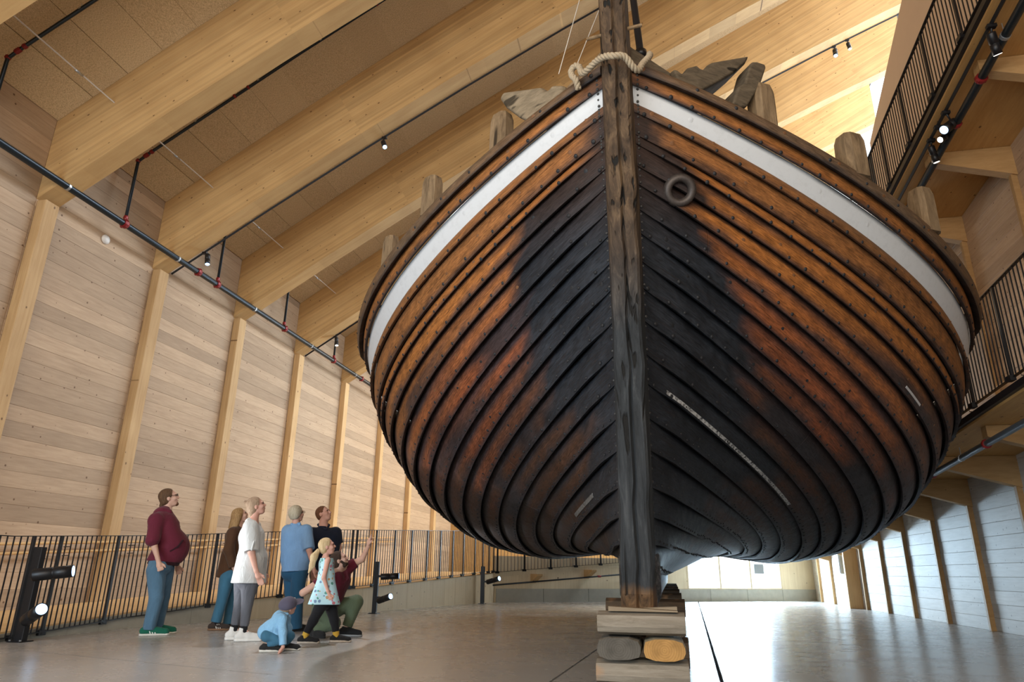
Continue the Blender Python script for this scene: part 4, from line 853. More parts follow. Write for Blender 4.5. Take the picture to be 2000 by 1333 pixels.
# lamp stands on the floor
def stand(name, label, loc, h, w_=.04):
    root = thing(name, label, 'lamp stand', loc); MB().obox((0, 0, h / 2), (1, 0, 0), (0, 1, 0), (0, 0, 1), w_, w_ * .7, h / 2, .005).build('post', m_black, root)
    b = MB().box(-.09, .09, -.09, .09, 0, .012); b.build('foot_plate', m_black, root)
    for sx in (-1, 1): MB().tube([(sx * .07, -.07, .01), (sx * .07, -.07, .026)], .012, 6).build('bolt', m_zinc, root)
    return root
stand('lamp_stand', 'black lamp stand by the railing at the far left', (-7.08, 7.06, 0), 1.02, .055)
spot('upper spotlight on the stand at the far left', (-7.02, 7.0, .71), (-6.76, 6.98, .735), (1, .52, .14), .40, .068, None, 220, 45, kind='stand_spotlight')
spot('lower spotlight shining towards the viewer on the stand at the far left', (-7.0, 6.98, .27), (-6.78, 6.86, .30), (.84, -.42, .32), .40, .068, None, 160, 45, kind='stand_spotlight')
stand('lamp_stand', 'black lamp stand beside the kneeling man', (-5.58, 13.66, 0), .98, .045)
spot('upper spotlight on the stand beside the kneeling man', (-5.50, 13.6, .70), (-5.28, 13.6, .70), (1, .35, .06), .36, .06, None, 220, 45, kind='stand_spotlight')
spot('lower spotlight shining towards the viewer on the stand beside the kneeling man', (-5.50, 13.6, .30), (-5.30, 13.45, .29), (.86, -.45, .26), .36, .06, None, 160, 45, kind='stand_spotlight')
stand('lamp_stand', 'black lamp stand at the far corner of the ramp', (-4.70, 18.95, 0), .95, .05)
spot('single spotlight on the stand at the far corner of the ramp', (-4.62, 18.9, .56), (-4.36, 18.75, .60), (.85, -.42, .22), .42, .065, None, 220, 45, kind='stand_spotlight')
# grey cabinet on the right wall
cb_ = thing('wall_cabinet', 'flat grey box mounted on the right wall beyond the timber fin', 'cabinet', (5.12, 22.35, 1.2)); inv = Matrix.Translation(cb_.location).inverted()
MB().obox((5.13, 22.35, 1.2), (1, 0, 0), (0, 1, 0), (0, 0, 1), .07, .26, .33, .01).build('case', plain('grey_steel', (.42, .46, .5), .4, .3), cb_).matrix_parent_inverse = inv
MB().obox((5.055, 22.35, 1.2), (1, 0, 0), (0, 1, 0), (0, 0, 1), .012, .24, .31, .004).build('door', plain('pale_steel', (.55, .58, .62), .35, .3), cb_).matrix_parent_inverse = inv
# ================================================================== visitors
PEOPLE = {
'man_hoodie': dict(G=(-6.373,8.264), rot=0.6569, J=dict(head=(-0.04, 0.0, 1.697), nk=(-0.045, 0.0, 1.52), shn=(-0.146, -0.2, 1.397), eln=(-0.144, -0.29, 1.134), wrn=(-0.056, -0.3, 0.926), hdn=(-0.018, -0.3, 0.833), shf=(-0.059, 0.2, 1.431), elf=(0.052, 0.28, 1.096), wrf=(0.171, 0.26, 0.899), hdf=(0.213, 0.26, 0.792), chest=(-0.055, 0.0, 1.358), belly=(0.079, 0.0, 1.089), pel=(-0.01, 0.0, 0.849), hipn=(-0.046, -0.1, 0.775), knn=(0.007, -0.12, 0.445), ann=(-0.019, -0.12, 0.061), hipf=(0.049, 0.1, 0.79), knf=(0.082, 0.12, 0.451), anf=(0.069, 0.14, 0.051), ton=(0.108, -0.12, -0.017), tof=(0.154, 0.14, -0.004))),
'woman_brown': dict(G=(-6.033,9.251), rot=0.5779, J=dict(head=(0.06, 0.0, 1.547), nk=(0.058, 0.0, 1.403), shn=(-0.011, -0.15, 1.319), eln=(-0.031, -0.22, 1.06), wrn=(0.062, -0.2, 0.826), hdn=(0.103, -0.18, 0.749), shf=(0.069, 0.15, 1.336), elf=(0.12, 0.2, 1.074), wrf=(0.182, 0.18, 0.845), hdf=(0.208, 0.18, 0.764), chest=(0.026, 0.0, 1.262), belly=(0.028, 0.0, 0.97), pel=(0.031, 0.0, 0.715), hipn=(-0.003, -0.08, 0.685), knn=(-0.03, -0.09, 0.376), ann=(-0.074, -0.09, 0.074), hipf=(0.083, 0.08, 0.684), knf=(0.1, 0.09, 0.353), anf=(0.091, 0.1, 0.044), ton=(0.038, -0.09, -0.01), tof=(0.21, 0.1, -0.042))),
'woman_white': dict(G=(-4.869,7.992), rot=0.5472, J=dict(head=(-0.061, 0.0, 1.554), nk=(-0.079, 0.0, 1.401), shn=(-0.099, -0.18, 1.319), eln=(-0.051, -0.25, 0.998), wrn=(0.029, -0.25, 0.786), hdn=(0.063, -0.24, 0.72), shf=(-0.063, 0.18, 1.334), elf=(0.019, 0.24, 1.01), wrf=(0.101, 0.22, 0.8), hdf=(0.123, 0.22, 0.73), chest=(-0.074, 0.0, 1.197), belly=(-0.032, 0.0, 0.921), pel=(-0.041, 0.0, 0.703), hipn=(-0.025, -0.09, 0.651), knn=(-0.025, -0.1, 0.415), ann=(-0.026, -0.1, 0.15), hipf=(-0.106, 0.09, 0.648), knf=(-0.112, 0.1, 0.42), anf=(-0.134, 0.11, 0.15), ton=(0.162, -0.1, 0.001), tof=(-0.016, 0.11, 0.005))),
'woman_blue': dict(G=(-4.952,9.374), rot=0.4860, J=dict(head=(-0.156, 0.0, 1.571), nk=(-0.154, 0.0, 1.445), shn=(-0.012, -0.02, 1.362), eln=(0.046, -0.06, 1.07), wrn=(0.128, -0.02, 0.862), hdn=(0.158, 0.0, 0.778), shf=(-0.253, 0.1, 1.362), elf=(-0.25, 0.16, 1.07), wrf=(-0.19, 0.2, 0.844), hdf=(-0.175, 0.2, 0.774), chest=(-0.126, 0.03, 1.254), belly=(-0.095, 0.03, 0.971), pel=(-0.092, 0.03, 0.775), hipn=(-0.036, -0.03, 0.749), knn=(-0.034, -0.03, 0.408), ann=(-0.006, -0.03, 0.022), hipf=(-0.149, 0.12, 0.747), knf=(-0.104, 0.12, 0.402), anf=(-0.071, 0.14, 0.03), ton=(0.08, 0.02, -0.016), tof=(0.023, 0.2, -0.009))),
'man_navy': dict(G=(-4.682,9.659), rot=0.4514, J=dict(head=(-0.153, 0.0, 1.587), nk=(-0.14, 0.0, 1.45), shn=(-0.282, -0.03, 1.335), eln=(-0.263, -0.02, 1.076), wrn=(-0.23, -0.1, 0.834), hdn=(-0.214, -0.12, 0.75), shf=(0.04, 0.03, 1.353), elf=(0.106, 0.0, 1.112), wrf=(0.106, -0.12, 0.937), hdf=(0.09, -0.16, 0.866), chest=(-0.108, 0.0, 1.224), belly=(-0.079, -0.03, 0.978), pel=(-0.074, 0.0, 0.765), hipn=(-0.134, 0.0, 0.722), knn=(-0.11, 0.0, 0.402), ann=(-0.08, 0.0, 0.028), hipf=(-0.004, 0.02, 0.724), knf=(0.026, 0.02, 0.402), anf=(0.061, 0.03, 0.031), ton=(-0.032, -0.18, -0.009), tof=(0.107, -0.16, -0.002))),
'girl': dict(G=(-3.857,8.013), rot=0.4486, J=dict(head=(-0.072, 0.0, 1.073), nk=(-0.079, 0.0, 0.974), shn=(-0.051, -0.11, 0.915), eln=(-0.077, -0.15, 0.719), wrn=(-0.017, -0.14, 0.572), hdn=(0.009, -0.13, 0.514), shf=(-0.058, 0.11, 0.918), elf=(-0.05, 0.14, 0.716), wrf=(-0.004, 0.12, 0.57), hdf=(0.012, 0.12, 0.519), chest=(-0.064, 0.0, 0.874), belly=(-0.052, 0.0, 0.749), pel=(-0.046, 0.0, 0.522), hipn=(-0.082, -0.05, 0.412), knn=(-0.153, -0.06, 0.243), ann=(-0.233, -0.06, 0.077), hipf=(0.028, 0.06, 0.408), knf=(0.086, 0.06, 0.245), anf=(0.128, 0.06, 0.069), ton=(-0.115, -0.06, 0.013), tof=(0.256, 0.06, -0.009))),
'man_kneel': dict(G=(-4.109,8.611), rot=0.4453, J=dict(head=(0.063, 0.05, 0.928), nk=(0.048, 0.08, 0.803), shn=(-0.073, -0.1, 0.724), eln=(-0.35, -0.12, 0.531), wrn=(-0.135, -0.16, 0.669), hdn=(-0.066, -0.05, 0.701), shf=(0.181, 0.2, 0.851), elf=(0.349, 0.18, 0.943), wrf=(0.414, 0.12, 1.103), hdf=(0.421, 0.1, 1.162), tip=(0.428, 0.08, 1.259), chest=(0.051, 0.1, 0.678), belly=(0.003, 0.12, 0.51), pel=(-0.062, 0.14, 0.343), hipn=(-0.104, 0.04, 0.326), knn=(0.052, -0.02, 0.172), ann=(-0.17, 0.08, 0.07), hipf=(0.054, 0.25, 0.337), knf=(0.322, 0.22, 0.412), anf=(0.219, 0.2, 0.042), ton=(-0.126, 0.02, -0.021), tof=(0.337, 0.16, -0.065))),
'boy': dict(G=(-3.910,7.086), rot=0.5042, J=dict(head=(0.043, 0.0, 0.435), nk=(-0.008, 0.0, 0.373), shn=(-0.004, -0.1, 0.317), eln=(0.015, -0.15, 0.194), wrn=(0.036, -0.17, 0.049), hdn=(0.036, -0.17, -0.001), shf=(0.03, 0.12, 0.315), elf=(0.065, 0.15, 0.21), wrf=(0.067, 0.1, 0.146), hdf=(0.07, 0.1, 0.118), chest=(-0.031, 0.0, 0.3), belly=(-0.098, 0.0, 0.228), pel=(-0.149, 0.0, 0.163), hipn=(-0.139, -0.07, 0.162), knn=(0.003, -0.09, 0.108), ann=(-0.131, -0.06, 0.069), hipf=(-0.142, 0.08, 0.156), knf=(0.096, 0.06, 0.141), anf=(0.044, 0.08, 0.042), ton=(-0.039, -0.06, 0.008), tof=(0.16, 0.06, 0.009))),
}
def PR(a, b, ra, rb=None, flat=False): return ('r', np.array(a, float), np.array(b, float), ra, ra if rb is None else rb, flat)
def EL(c, ax, r): return ('e', np.array(c, float), np.array(ax, float), np.array(r, float))
I3 = np.eye(3)
def surface_nets(D, org, h):
    S = D < 0; nx, ny, nz = D.shape
    c = np.zeros((nx - 1, ny - 1, nz - 1), np.int8)
    for i in (0, 1):
        for j in (0, 1):
            for k in (0, 1): c += S[i:nx - 1 + i, j:ny - 1 + j, k:nz - 1 + k]
    act = (c > 0) & (c < 8); idx = -np.ones(c.shape, int); cells = np.argwhere(act); idx[act] = np.arange(len(cells))
    pos = np.zeros((len(cells), 3)); cnt = np.zeros(len(cells)); ci, cj, ck = cells.T
    for a in range(3):
        o1, o2 = [(1, 2), (0, 2), (0, 1)][a]
        for u in (0, 1):
            for v in (0, 1):
                off = [0, 0, 0]; off[o1] = u; off[o2] = v; p0 = (ci + off[0], cj + off[1], ck + off[2]); off2 = list(off); off2[a] = 1; p1 = (ci + off2[0], cj + off2[1], ck + off2[2])
                d0, d1 = D[p0], D[p1]; m = (d0 < 0) != (d1 < 0); t = np.where(m, d0 / np.where(m, d0 - d1, 1), 0)
                q = np.zeros((len(cells), 3)); q[:, 0] = off[0]; q[:, 1] = off[1]; q[:, 2] = off[2]; q[:, a] = t; pos += q * m[:, None]; cnt += m
    V = (cells + pos / np.maximum(cnt, 1)[:, None]) * h + org
    F = []
    for a in range(3):
        o1, o2 = [(1, 2), (2, 0), (0, 1)][a]; sl0 = [slice(None)] * 3; sl1 = [slice(None)] * 3; sl0[a] = slice(0, -1); sl1[a] = slice(1, None)
        s0, s1 = S[tuple(sl0)], S[tuple(sl1)]; e = np.argwhere(s0 != s1); e = e[(e[:, o1] > 0) & (e[:, o2] > 0) & (e[:, o1] < D.shape[o1] - 1) & (e[:, o2] < D.shape[o2] - 1)]
        if not len(e): continue
        fl_ = s0[tuple(e.T)]; q = []
        for u, v in ((1, 1), (0, 1), (0, 0), (1, 0)):
            w_ = e.copy(); w_[:, o1] -= u; w_[:, o2] -= v; q.append(idx[tuple(w_.T)])
        q = np.stack(q, 1); q = np.where(fl_[:, None], q, q[:, ::-1]); F.append(q)
    return V, np.concatenate(F)
def sdf_obj(name, prims, mat, parent=None, h=.009, k=.02, cuts=(), subs=(), smooth_iter=1):
    lo = np.full(3, 1e9); hi = -lo
    bbs = []
    for p in prims:
        if p[0] == 'r': r = max(p[3], p[4]); a = np.minimum(p[1], p[2]) - r; b = np.maximum(p[1], p[2]) + r
        else: r = p[3].max(); a = p[1] - r; b = p[1] + r
        bbs.append((a, b)); lo = np.minimum(lo, a); hi = np.maximum(hi, b)
    lo = lo - 3 * h - k; hi = hi + 3 * h + k; n = np.ceil((hi - lo) / h).astype(int) + 1
    D = np.full(n, .2, np.float32); ax = [lo[i] + np.arange(n[i]) * h for i in range(3)]
    def region(a, b): return tuple(slice(max(int((a[i] - lo[i]) / h) - 1, 0), min(int((b[i] - lo[i]) / h) + 2, n[i])) for i in range(3))
    def ev(p, sl):
        X = ax[0][sl[0]][:, None, None]; Y = ax[1][sl[1]][None, :, None]; Z = ax[2][sl[2]][None, None, :]
        if p[0] == 'r':
            _, a, b, ra, rb, flat = p; d = b - a; L2 = max(d @ d, 1e-9); px, py, pz = X - a[0], Y - a[1], Z - a[2]; t0 = (px * d[0] + py * d[1] + pz * d[2]) / L2; t = np.clip(t0, 0, 1)
            q = np.sqrt((px - t * d[0]) ** 2 + (py - t * d[1]) ** 2 + (pz - t * d[2]) ** 2) - (ra + (rb - ra) * t)
            if flat: q = np.maximum(q, (t0 - 1) * math.sqrt(L2))
            return q
        _, c, A, r = p; px, py, pz = X - c[0], Y - c[1], Z - c[2]; k0 = 0; k1 = 0
        for i in range(3):
            v = px * A[i][0] + py * A[i][1] + pz * A[i][2]; k0 = k0 + (v / r[i]) ** 2; k1 = k1 + (v / r[i] ** 2) ** 2
        k0 = np.sqrt(k0); k1 = np.sqrt(k1) + 1e-9; return k0 * (k0 - 1) / k1
    for p, (a, b) in zip(prims, bbs):
        pad = 2 * h + 2 * k; sl = region(a - pad, b + pad); d = ev(p, sl).astype(np.float32); e = D[sl]; hh = np.clip(.5 + .5 * (e - d) / k, 0, 1); D[sl] = e + (d - e) * hh - k * hh * (1 - hh)
    for p in subs:
        if p[0] == 'r': r = max(p[3], p[4]); a = np.minimum(p[1], p[2]) - r; b = np.maximum(p[1], p[2]) + r
        else: r = p[3].max(); a = p[1] - r; b = p[1] + r
        sl = region(a - .02, b + .02); D[sl] = np.maximum(D[sl], -ev(p, sl))
    for pt, nr in cuts:
        pt = np.array(pt, float); nr = np.array(nr, float); nr = nr / np.linalg.norm(nr)
        D = np.maximum(D, ((ax[0][:, None, None] - pt[0]) * nr[0] + (ax[1][None, :, None] - pt[1]) * nr[1] + (ax[2][None, None, :] - pt[2]) * nr[2]).astype(np.float32))
    D[0] = D[-1] = .1; D[:, 0] = D[:, -1] = .1; D[:, :, 0] = D[:, :, -1] = .1
    V, F = surface_nets(D, lo, h)
    me = bpy.data.meshes.new(name); me.vertices.add(len(V)); me.vertices.foreach_set('co', V.astype(np.float32).ravel()); me.loops.add(len(F) * 4); me.loops.foreach_set('vertex_index', F.astype(np.int32).ravel()); me.polygons.add(len(F)); me.polygons.foreach_set('loop_start', np.arange(0, len(F) * 4, 4, dtype=np.int32)); me.polygons.foreach_set('loop_total', np.full(len(F), 4, np.int32)); me.update(calc_edges=True); me.validate()
    me.polygons.foreach_set('use_smooth', [True] * len(me.polygons)); 
    return new_obj(name, me, parent, mat)
# --- materials for people
def skin_mat(name, col):
    N = NT(name); v = N.coords(rand=False); f = N.noise(v, 14, 3); c = N.mix([x * .88 for x in col], [min(1, x * 1.1) for x in col], f); N.l(c, N.b.inputs['Base Color']); N.set(Roughness=.5); N.b.inputs['Specular IOR Level'].default_value = .35
    N.b.inputs['Subsurface Weight'].default_value = .08; N.b.inputs['Subsurface Radius'].default_value = (.01, .004, .002); return N.m
def cloth(name, col, var=.2, fold=.5, fs=9, fine=220, rough=.85):
    N = NT(name); v = N.coords((1, 1, .45), rand=False); f = N.noise(v, fs, 4, .6, .8); g = N.noise(N.coords(rand=False), fine, 2); c = N.mix([x * (1 - var) for x in col], [min(1, x * (1 + var)) for x in col], f); c = N.mix(c, [x * .75 for x in col], N.math('MULTIPLY', g, .35))
    N.l(c, N.b.inputs['Base Color']); N.set(Roughness=rough); N.b.inputs['Specular IOR Level'].default_value = .2; N.b.inputs['Sheen Weight'].default_value = .1
    N.bump(N.math('ADD', f, N.math('MULTIPLY', g, .05)), min(1, fold * 1.1), .035); return N.m
def hair_mat(name, d, l):
    N = NT(name); v = N.coords((9, 9, 1.2), rand=False); f = N.noise(v, 9, 4, .6, .6); c = N.ramp(f, [(.3, d), (.7, l)]); N.l(c, N.b.inputs['Base Color']); N.set(Roughness=.75); N.b.inputs['Specular IOR Level'].default_value = .25; N.bump(f, .6, .01); return N.m
def floral():
    N = NT('floral_print'); v = N.coords(rand=False); vo = N.voro(v, 21); sep = N.n('ShaderNodeSeparateColor'); N.l(vo.outputs['Color'], sep.inputs[0])
    pal = N.ramp(sep.outputs[0], [(.0, (.45, .05, .07)), (.3, (.04, .22, .16)), (.5, (.50, .22, .05)), (.7, (.10, .16, .30)), (.9, (.5, .12, .2))]); pal_n = pal.node; pal_n.color_ramp.interpolation = 'CONSTANT'
    wob = N.noise(v, 60, 2); m = N.math('LESS_THAN', N.math('ADD', vo.outputs['Distance'], N.math('MULTIPLY', wob, .35)), N.math('ADD', .30, N.math('MULTIPLY', sep.outputs[1], .30)))
    c = N.mix((.44, .66, .72), pal, N.math('MULTIPLY', m, .85)); N.l(c, N.b.inputs['Base Color']); N.set(Roughness=.85); N.bump(N.noise(N.coords((1, 1, .3), rand=False), 12, 3), .4, .02); return N.m
K_SKIN = skin_mat('skin_fair', (.60, .36, .27)); K_SKIN2 = skin_mat('skin_rosy', (.62, .34, .26))
K_EYE = plain('eye_dark', (.03, .025, .02), .2); K_LIP = plain('lip', (.38, .13, .11), .4); K_WHITE = cloth('white_canvas', (.72, .70, .66), .06, .15); K_SOLE = plain('rubber_sole', (.66, .63, .56), .6); K_BLK = cloth('black_knit', (.012, .012, .014), .2, .2)
def nrm(v): v = np.array(v, float); return v / np.linalg.norm(v)
def axes_of(f, u=(0, 0, 1)):
    f = nrm(f); u = np.array(u, float); u = nrm(u - f * (u @ f)); return np.stack([f, np.cross(u, f), u])   # rows: fwd, left, up
def hand(w, t, fwd, side, s=1.0, pose='relaxed', up=None):
    """w wrist, t hand centre"""
    w, t = np.array(w, float), np.array(t, float); d = nrm(t - w); sd = np.array(side, float); sd = nrm(sd - d * (sd @ d)); pn = np.cross(d, sd)   # sd: across the knuckles, thumb side positive
    P = [PR(w, t, .026 * s, .03 * s), EL(t, np.stack([d, sd, pn]), np.array((.046, .038, .018)) * s)]
    kn = t + d * .035 * s
    for i, (o, L_) in enumerate(((.027, .068), (.009, .075), (-.009, .070), (-.026, .055))):
        a = kn + sd * o * s; curl = .35 if pose == 'relaxed' else .0
        if pose == 'point' and i > 0:
            b = a + (d * .022 + pn * .026) * s; c = b + (-d * .03 + pn * .008) * s; P += [PR(a, b, .0105 * s), PR(b, c, .010 * s)]; continue
        if pose == 'fist':
            b = a + (d * .02 + pn * .026) * s; c = b + (-d * .028 + pn * .010) * s; P += [PR(a, b, .0105 * s), PR(b, c, .010 * s)]; continue
        sp = sd * o * (.25 if pose != 'flat' else .7); b = a + (d * .95 + pn * curl * .5 + sp * 4) * L_ * .55 * s; c = b + (d * .85 + pn * curl * 1.3) * L_ * .5 * s; L2 = 1.25 if pose == 'point' else 1.0; c = b + (c - b) * L2; P += [PR(a, b, .0105 * s, .0100 * s), PR(b, c, .0100 * s, .0088 * s)]
    a = t - d * .015 * s + sd * .03 * s; b = a + (d * .03 + sd * .022 + pn * .008) * s; c = b + (d * .03 + sd * (.004 if pose != 'flat' else .014) + pn * .008) * s; P += [PR(a, b, .0115 * s, .0105 * s), PR(b, c, .010 * s, .0085 * s)]
    return P
def build_person(key, label, cfg):
    D_ = PEOPLE[key]; J = {k: np.array(v) for k, v in D_['J'].items()}
    for k, v in cfg.get('J', {}).items(): J[k] = np.array(v, float)
    s = cfg.get('s', 1.0); w = cfg.get('w', 1.0); A = axes_of(cfg['face'], cfg.get('up', (0, 0, 1))); f, sd, u = A; hs = cfg.get('hs', 1.0)
    H_ = J['head']; B = []
    # head and face
    B += [EL(H_ + (u * .022 - f * .012) * hs, A, np.array((.094, .075, .092)) * hs), EL(H_ + (f * .022 - u * .035) * hs, A, np.array((.068, .060, .070)) * hs), EL(H_ + (f * .040 - u * .085) * hs, A, np.array((.042, .045, .032)) * hs),
          PR(H_ + (f * .082 + u * .012) * hs, H_ + (f * .104 - u * .022) * hs, .010 * hs, .014 * hs), EL(H_ + (f * .078 + u * .030) * hs, A, np.array((.016, .05, .013)) * hs), EL(H_ + (f * .082 - u * .056) * hs, A, np.array((.014, .026, .013)) * hs)]
    for q in (-1, 1): B += [EL(H_ + (sd * q * .074 - f * .012 - u * .012) * hs, A, np.array((.018, .009, .030)) * hs), EL(H_ + (f * .055 + sd * q * .042 - u * .025) * hs, A, np.array((.03, .022, .025)) * hs)]
    B.append(PR(H_ + (-f * .02 - u * .06) * hs, J['nk'] + np.array((0, 0, -.03)), .050 * s * cfg.get('neck', 1), .060 * s * cfg.get('neck', 1)))
    bw_ = cfg.get('torso', 1.0)
    B += [PR(J['nk'] - np.array((0, 0, .04)), J['chest'], .07 * s, .10 * s * bw_), PR(J['chest'], J['belly'], .11 * s * bw_, .10 * s * bw_), PR(J['belly'], J['pel'], .10 * s * bw_, .11 * s * bw_), PR(J['shn'], J['shf'], .05 * s)]
    for e, q in (('n', -1), ('f', 1)):
        B += [PR(J['sh' + e], J['el' + e], .046 * s * w, .039 * s * w), PR(J['el' + e], J['wr' + e], .039 * s * w, .026 * s)]
        hd_ = cfg.get('hand' + e, {}); B += hand(J['wr' + e], J['hd' + e], f, hd_.get('side', (.8, 0.15 * q, .1)), s * hd_.get('s', 1.0), hd_.get('pose', 'relaxed'))
        B += [PR(J['pel'], J['hip' + e], .10 * s, .085 * s), PR(J['hip' + e], J['kn' + e], .08 * s, .05 * s), PR(J['kn' + e], J['an' + e], .05 * s, .032 * s)]
        to = J['to' + e] - J['an' + e]; to[2] = 0; td = nrm(to); fl_ = J['an' + e].copy(); fl_[2] = max(fl_[2] - .02, .045); B.append(PR(fl_, np.array((*(J['an' + e] + td * .12 * s)[:2], .040)), .026 * s, .018 * s))
    body = sdf_obj('person', B, cfg.get('skin', K_SKIN), None, .0072 if s > .75 else .006, .013)
    sc_ = cfg.get('far', 1.0); body.scale = (sc_,) * 3; body.location = (D_['G'][0] * sc_, D_['G'][1] * sc_, 0.8 - 0.8 * sc_); body.rotation_euler = (0, 0, D_['rot']); body['label'] = label; body['category'] = 'person'
    for q in (-1, 1):
        mb = MB()
        c = H_ + (f * .084 + sd * q * .030 + u * .012) * hs; o = sdf_obj('eye', [EL(c, A, np.array((.008, .013, .0075)) * hs)], K_EYE, body, .003, .001)
    sdf_obj('mouth', [EL(H_ + (f * .090 - u * .056) * hs, A, np.array((.009, .022, .006)) * hs)], K_LIP, body, .0035, .001)
    return body, J, A, hs, s
def sleeve(J, e, r0, r1, end, w=1.0, fl=True):
    """end: 0..1 upper arm, 1..2 forearm"""
    a, b, c = J['sh' + e] - (0, 0, .03), J['el' + e], J['wr' + e]
    if end <= 1: return [PR(a, a + (b - a) * end, r0, r1, fl)]
    return [PR(a, b, r0, (r0 + r1) / 2), PR(b, b + (c - b) * (end - 1), (r0 + r1) / 2, r1, fl)]
def leg(J, e, rh, rk, ra, end=1.0):
    a, b, c = J['hip' + e], J['kn' + e], J['an' + e]; return [PR(a, b, rh, rk), PR(b, b + (c - b) * end, rk, ra, True)]
def shoe(body, J, e, s, mat, sole_mat, high=.0, stripes=None, L_=.27, sole=.026, pitch=None):
    an = J['an' + e]; to = J['to' + e] - an; to[2] = 0; td = nrm(to); sdv = np.array((-td[1], td[0], 0)); base = np.array((an[0], an[1], 0.0))
    hl = base - td * .055 * s; toe = hl + td * L_ * s; r = .043 * s
    if pitch: pass
    P = [PR(hl + (0, 0, .056 * s), base + td * .05 * s + (0, 0, .056 * s), r, r * 1.0), PR(base + td * .03 * s + (0, 0, .075 * s), toe - td * .05 * s + (0, 0, .040 * s), r * .85, r * .85), PR(base + td * .06 * s + (0, 0, .045 * s), toe - td * .042 * s + (0, 0, .036 * s), r * 1.05, r * .92), PR(base - td * .02 * s + (0, 0, .06 * s), base - td * .012 * s + (0, 0, .115 * s + high), r * 1.02, r * .95, True)]
    up_ = sdf_obj('shoe', P, mat, body, .0065, .02, cuts=[((0, 0, .004), (0, 0, -1))])
    P2 = [PR(hl + td * .002 + (0, 0, .02), base + td * .06 * s + (0, 0, .02), r * 1.06), PR(base + td * .06 * s + (0, 0, .02), toe - td * .035 * s + (0, 0, .02), r * 1.1, r * .95)]
    sdf_obj('sole', P2, sole_mat, up_, .0065, .015, cuts=[((0, 0, .001), (0, 0, -1)), ((0, 0, sole), (0, 0, 1))])
    if stripes is not None:
        for i in range(3):
            c = base + td * (.012 + .026 * i) * s - sdv * 0; q0 = c + np.array((0, 0, .03)) + td * .012; q1 = c + np.array((0, 0, .078)) - td * .012
            for q in (-1, 1):
                sdf_obj('stripe', [PR(q0 + sdv * q * r * .98, q1 + sdv * q * r * .80, .0075)], stripes, up_, .004, .001)
    return up_
def glasses(body, H_, A, hs, mat):
    f, sd, u = A; g = MB()
    for q in (-1, 1):
        c = H_ + (f * .100 + sd * q * .033 + u * .012) * hs; V, F = ring(c, f, .021 * hs, .0028, 14, 5, .8); g.add(V, F); g.tube([c + sd * q * .02 * hs, H_ + (f * .03 + sd * q * .080 + u * .016) * hs, H_ + (-f * .02 + sd * q * .080 + u * .01) * hs], .0025, 5)
    g.tube([H_ + (f * .104 + sd * .013 + u * .016) * hs, H_ + (f * .104 - sd * .013 + u * .016) * hs], .0025, 5); g.build('glasses', mat, body)
K_DEN = cloth('blue_denim', (.085, .165, .245), .4, .6, 7, 260); K_DEN2 = cloth('teal_denim', (.05, .15, .235), .3, .5, 6, 260); K_DEN3 = cloth('dark_denim', (.025, .09, .165), .35, .5, 6, 260); K_GREY = cloth('grey_denim', (.115, .118, .135), .3, .45, 9, 260)
K_MAR = cloth('maroon_fleece', (.125, .016, .032), .25, .5, 6); K_MARD = cloth('dark_maroon_rib', (.03, .006, .010), .2, .3, 30); K_BRN = cloth('brown_knit', (.085, .040, .020), .2, .35, 8, 180); K_LIN = cloth('white_linen', (.62, .63, .62), .08, .55, 10); K_SKY = cloth('light_blue_shirt', (.21, .37, .60), .14, .55, 8); K_NAVY = cloth('navy_pique', (.012, .018, .038), .25, .35, 8); K_OLV = cloth('olive_trousers', (.115, .145, .085), .22, .5, 7); K_BOY = cloth('sky_blue_shirt', (.25, .48, .70), .14, .6, 13); K_YEL = cloth('yellow_sock', (.60, .36, .05), .15, .3, 20); K_TEE = cloth('maroon_jersey', (.12, .012, .025), .25, .45, 8); K_CAP = cloth('slate_cap', (.10, .09, .13), .15, .2, 14)
K_GRN = cloth('green_suede', (.010, .12, .075), .2, .1, 20); K_SUE = cloth('dark_suede', (.05, .036, .03), .2, .1, 20); K_RUN = cloth('black_mesh', (.02, .02, .02), .3, .1, 40); K_WST = plain('white_leather', (.72, .70, .66), .5)
HB = hair_mat('brown_hair', (.055, .028, .014), (.15, .08, .04)); HBL = hair_mat('dark_blonde_hair', (.22, .12, .05), (.46, .29, .13)); HSB = hair_mat('ash_blonde_hair', (.26, .165, .10), (.46, .33, .23)); HGR = hair_mat('grey_blonde_hair', (.38, .32, .22), (.62, .55, .42)); HLB = hair_mat('light_blonde_hair', (.42, .29, .14), (.68, .52, .31)); HDB = hair_mat('dark_hair', (.025, .014, .010), (.075, .045, .03)); HRB = hair_mat('reddish_hair', (.08, .03, .014), (.18, .075, .035))
def hair_cap(H_, A, hs, back=.0, low=.0):
    f, sd, u = A; return [EL(H_ + (u * .035 - f * .022) * hs, A, np.array((.100, .084, .092)) * hs), EL(H_ + (-f * .05 - u * (.02 + low)) * hs, A, np.array((.062, .074, .075)) * hs)], [EL(H_ + (f * .075 - u * .035) * hs, A, np.array((.085, .080, .092)) * hs)]
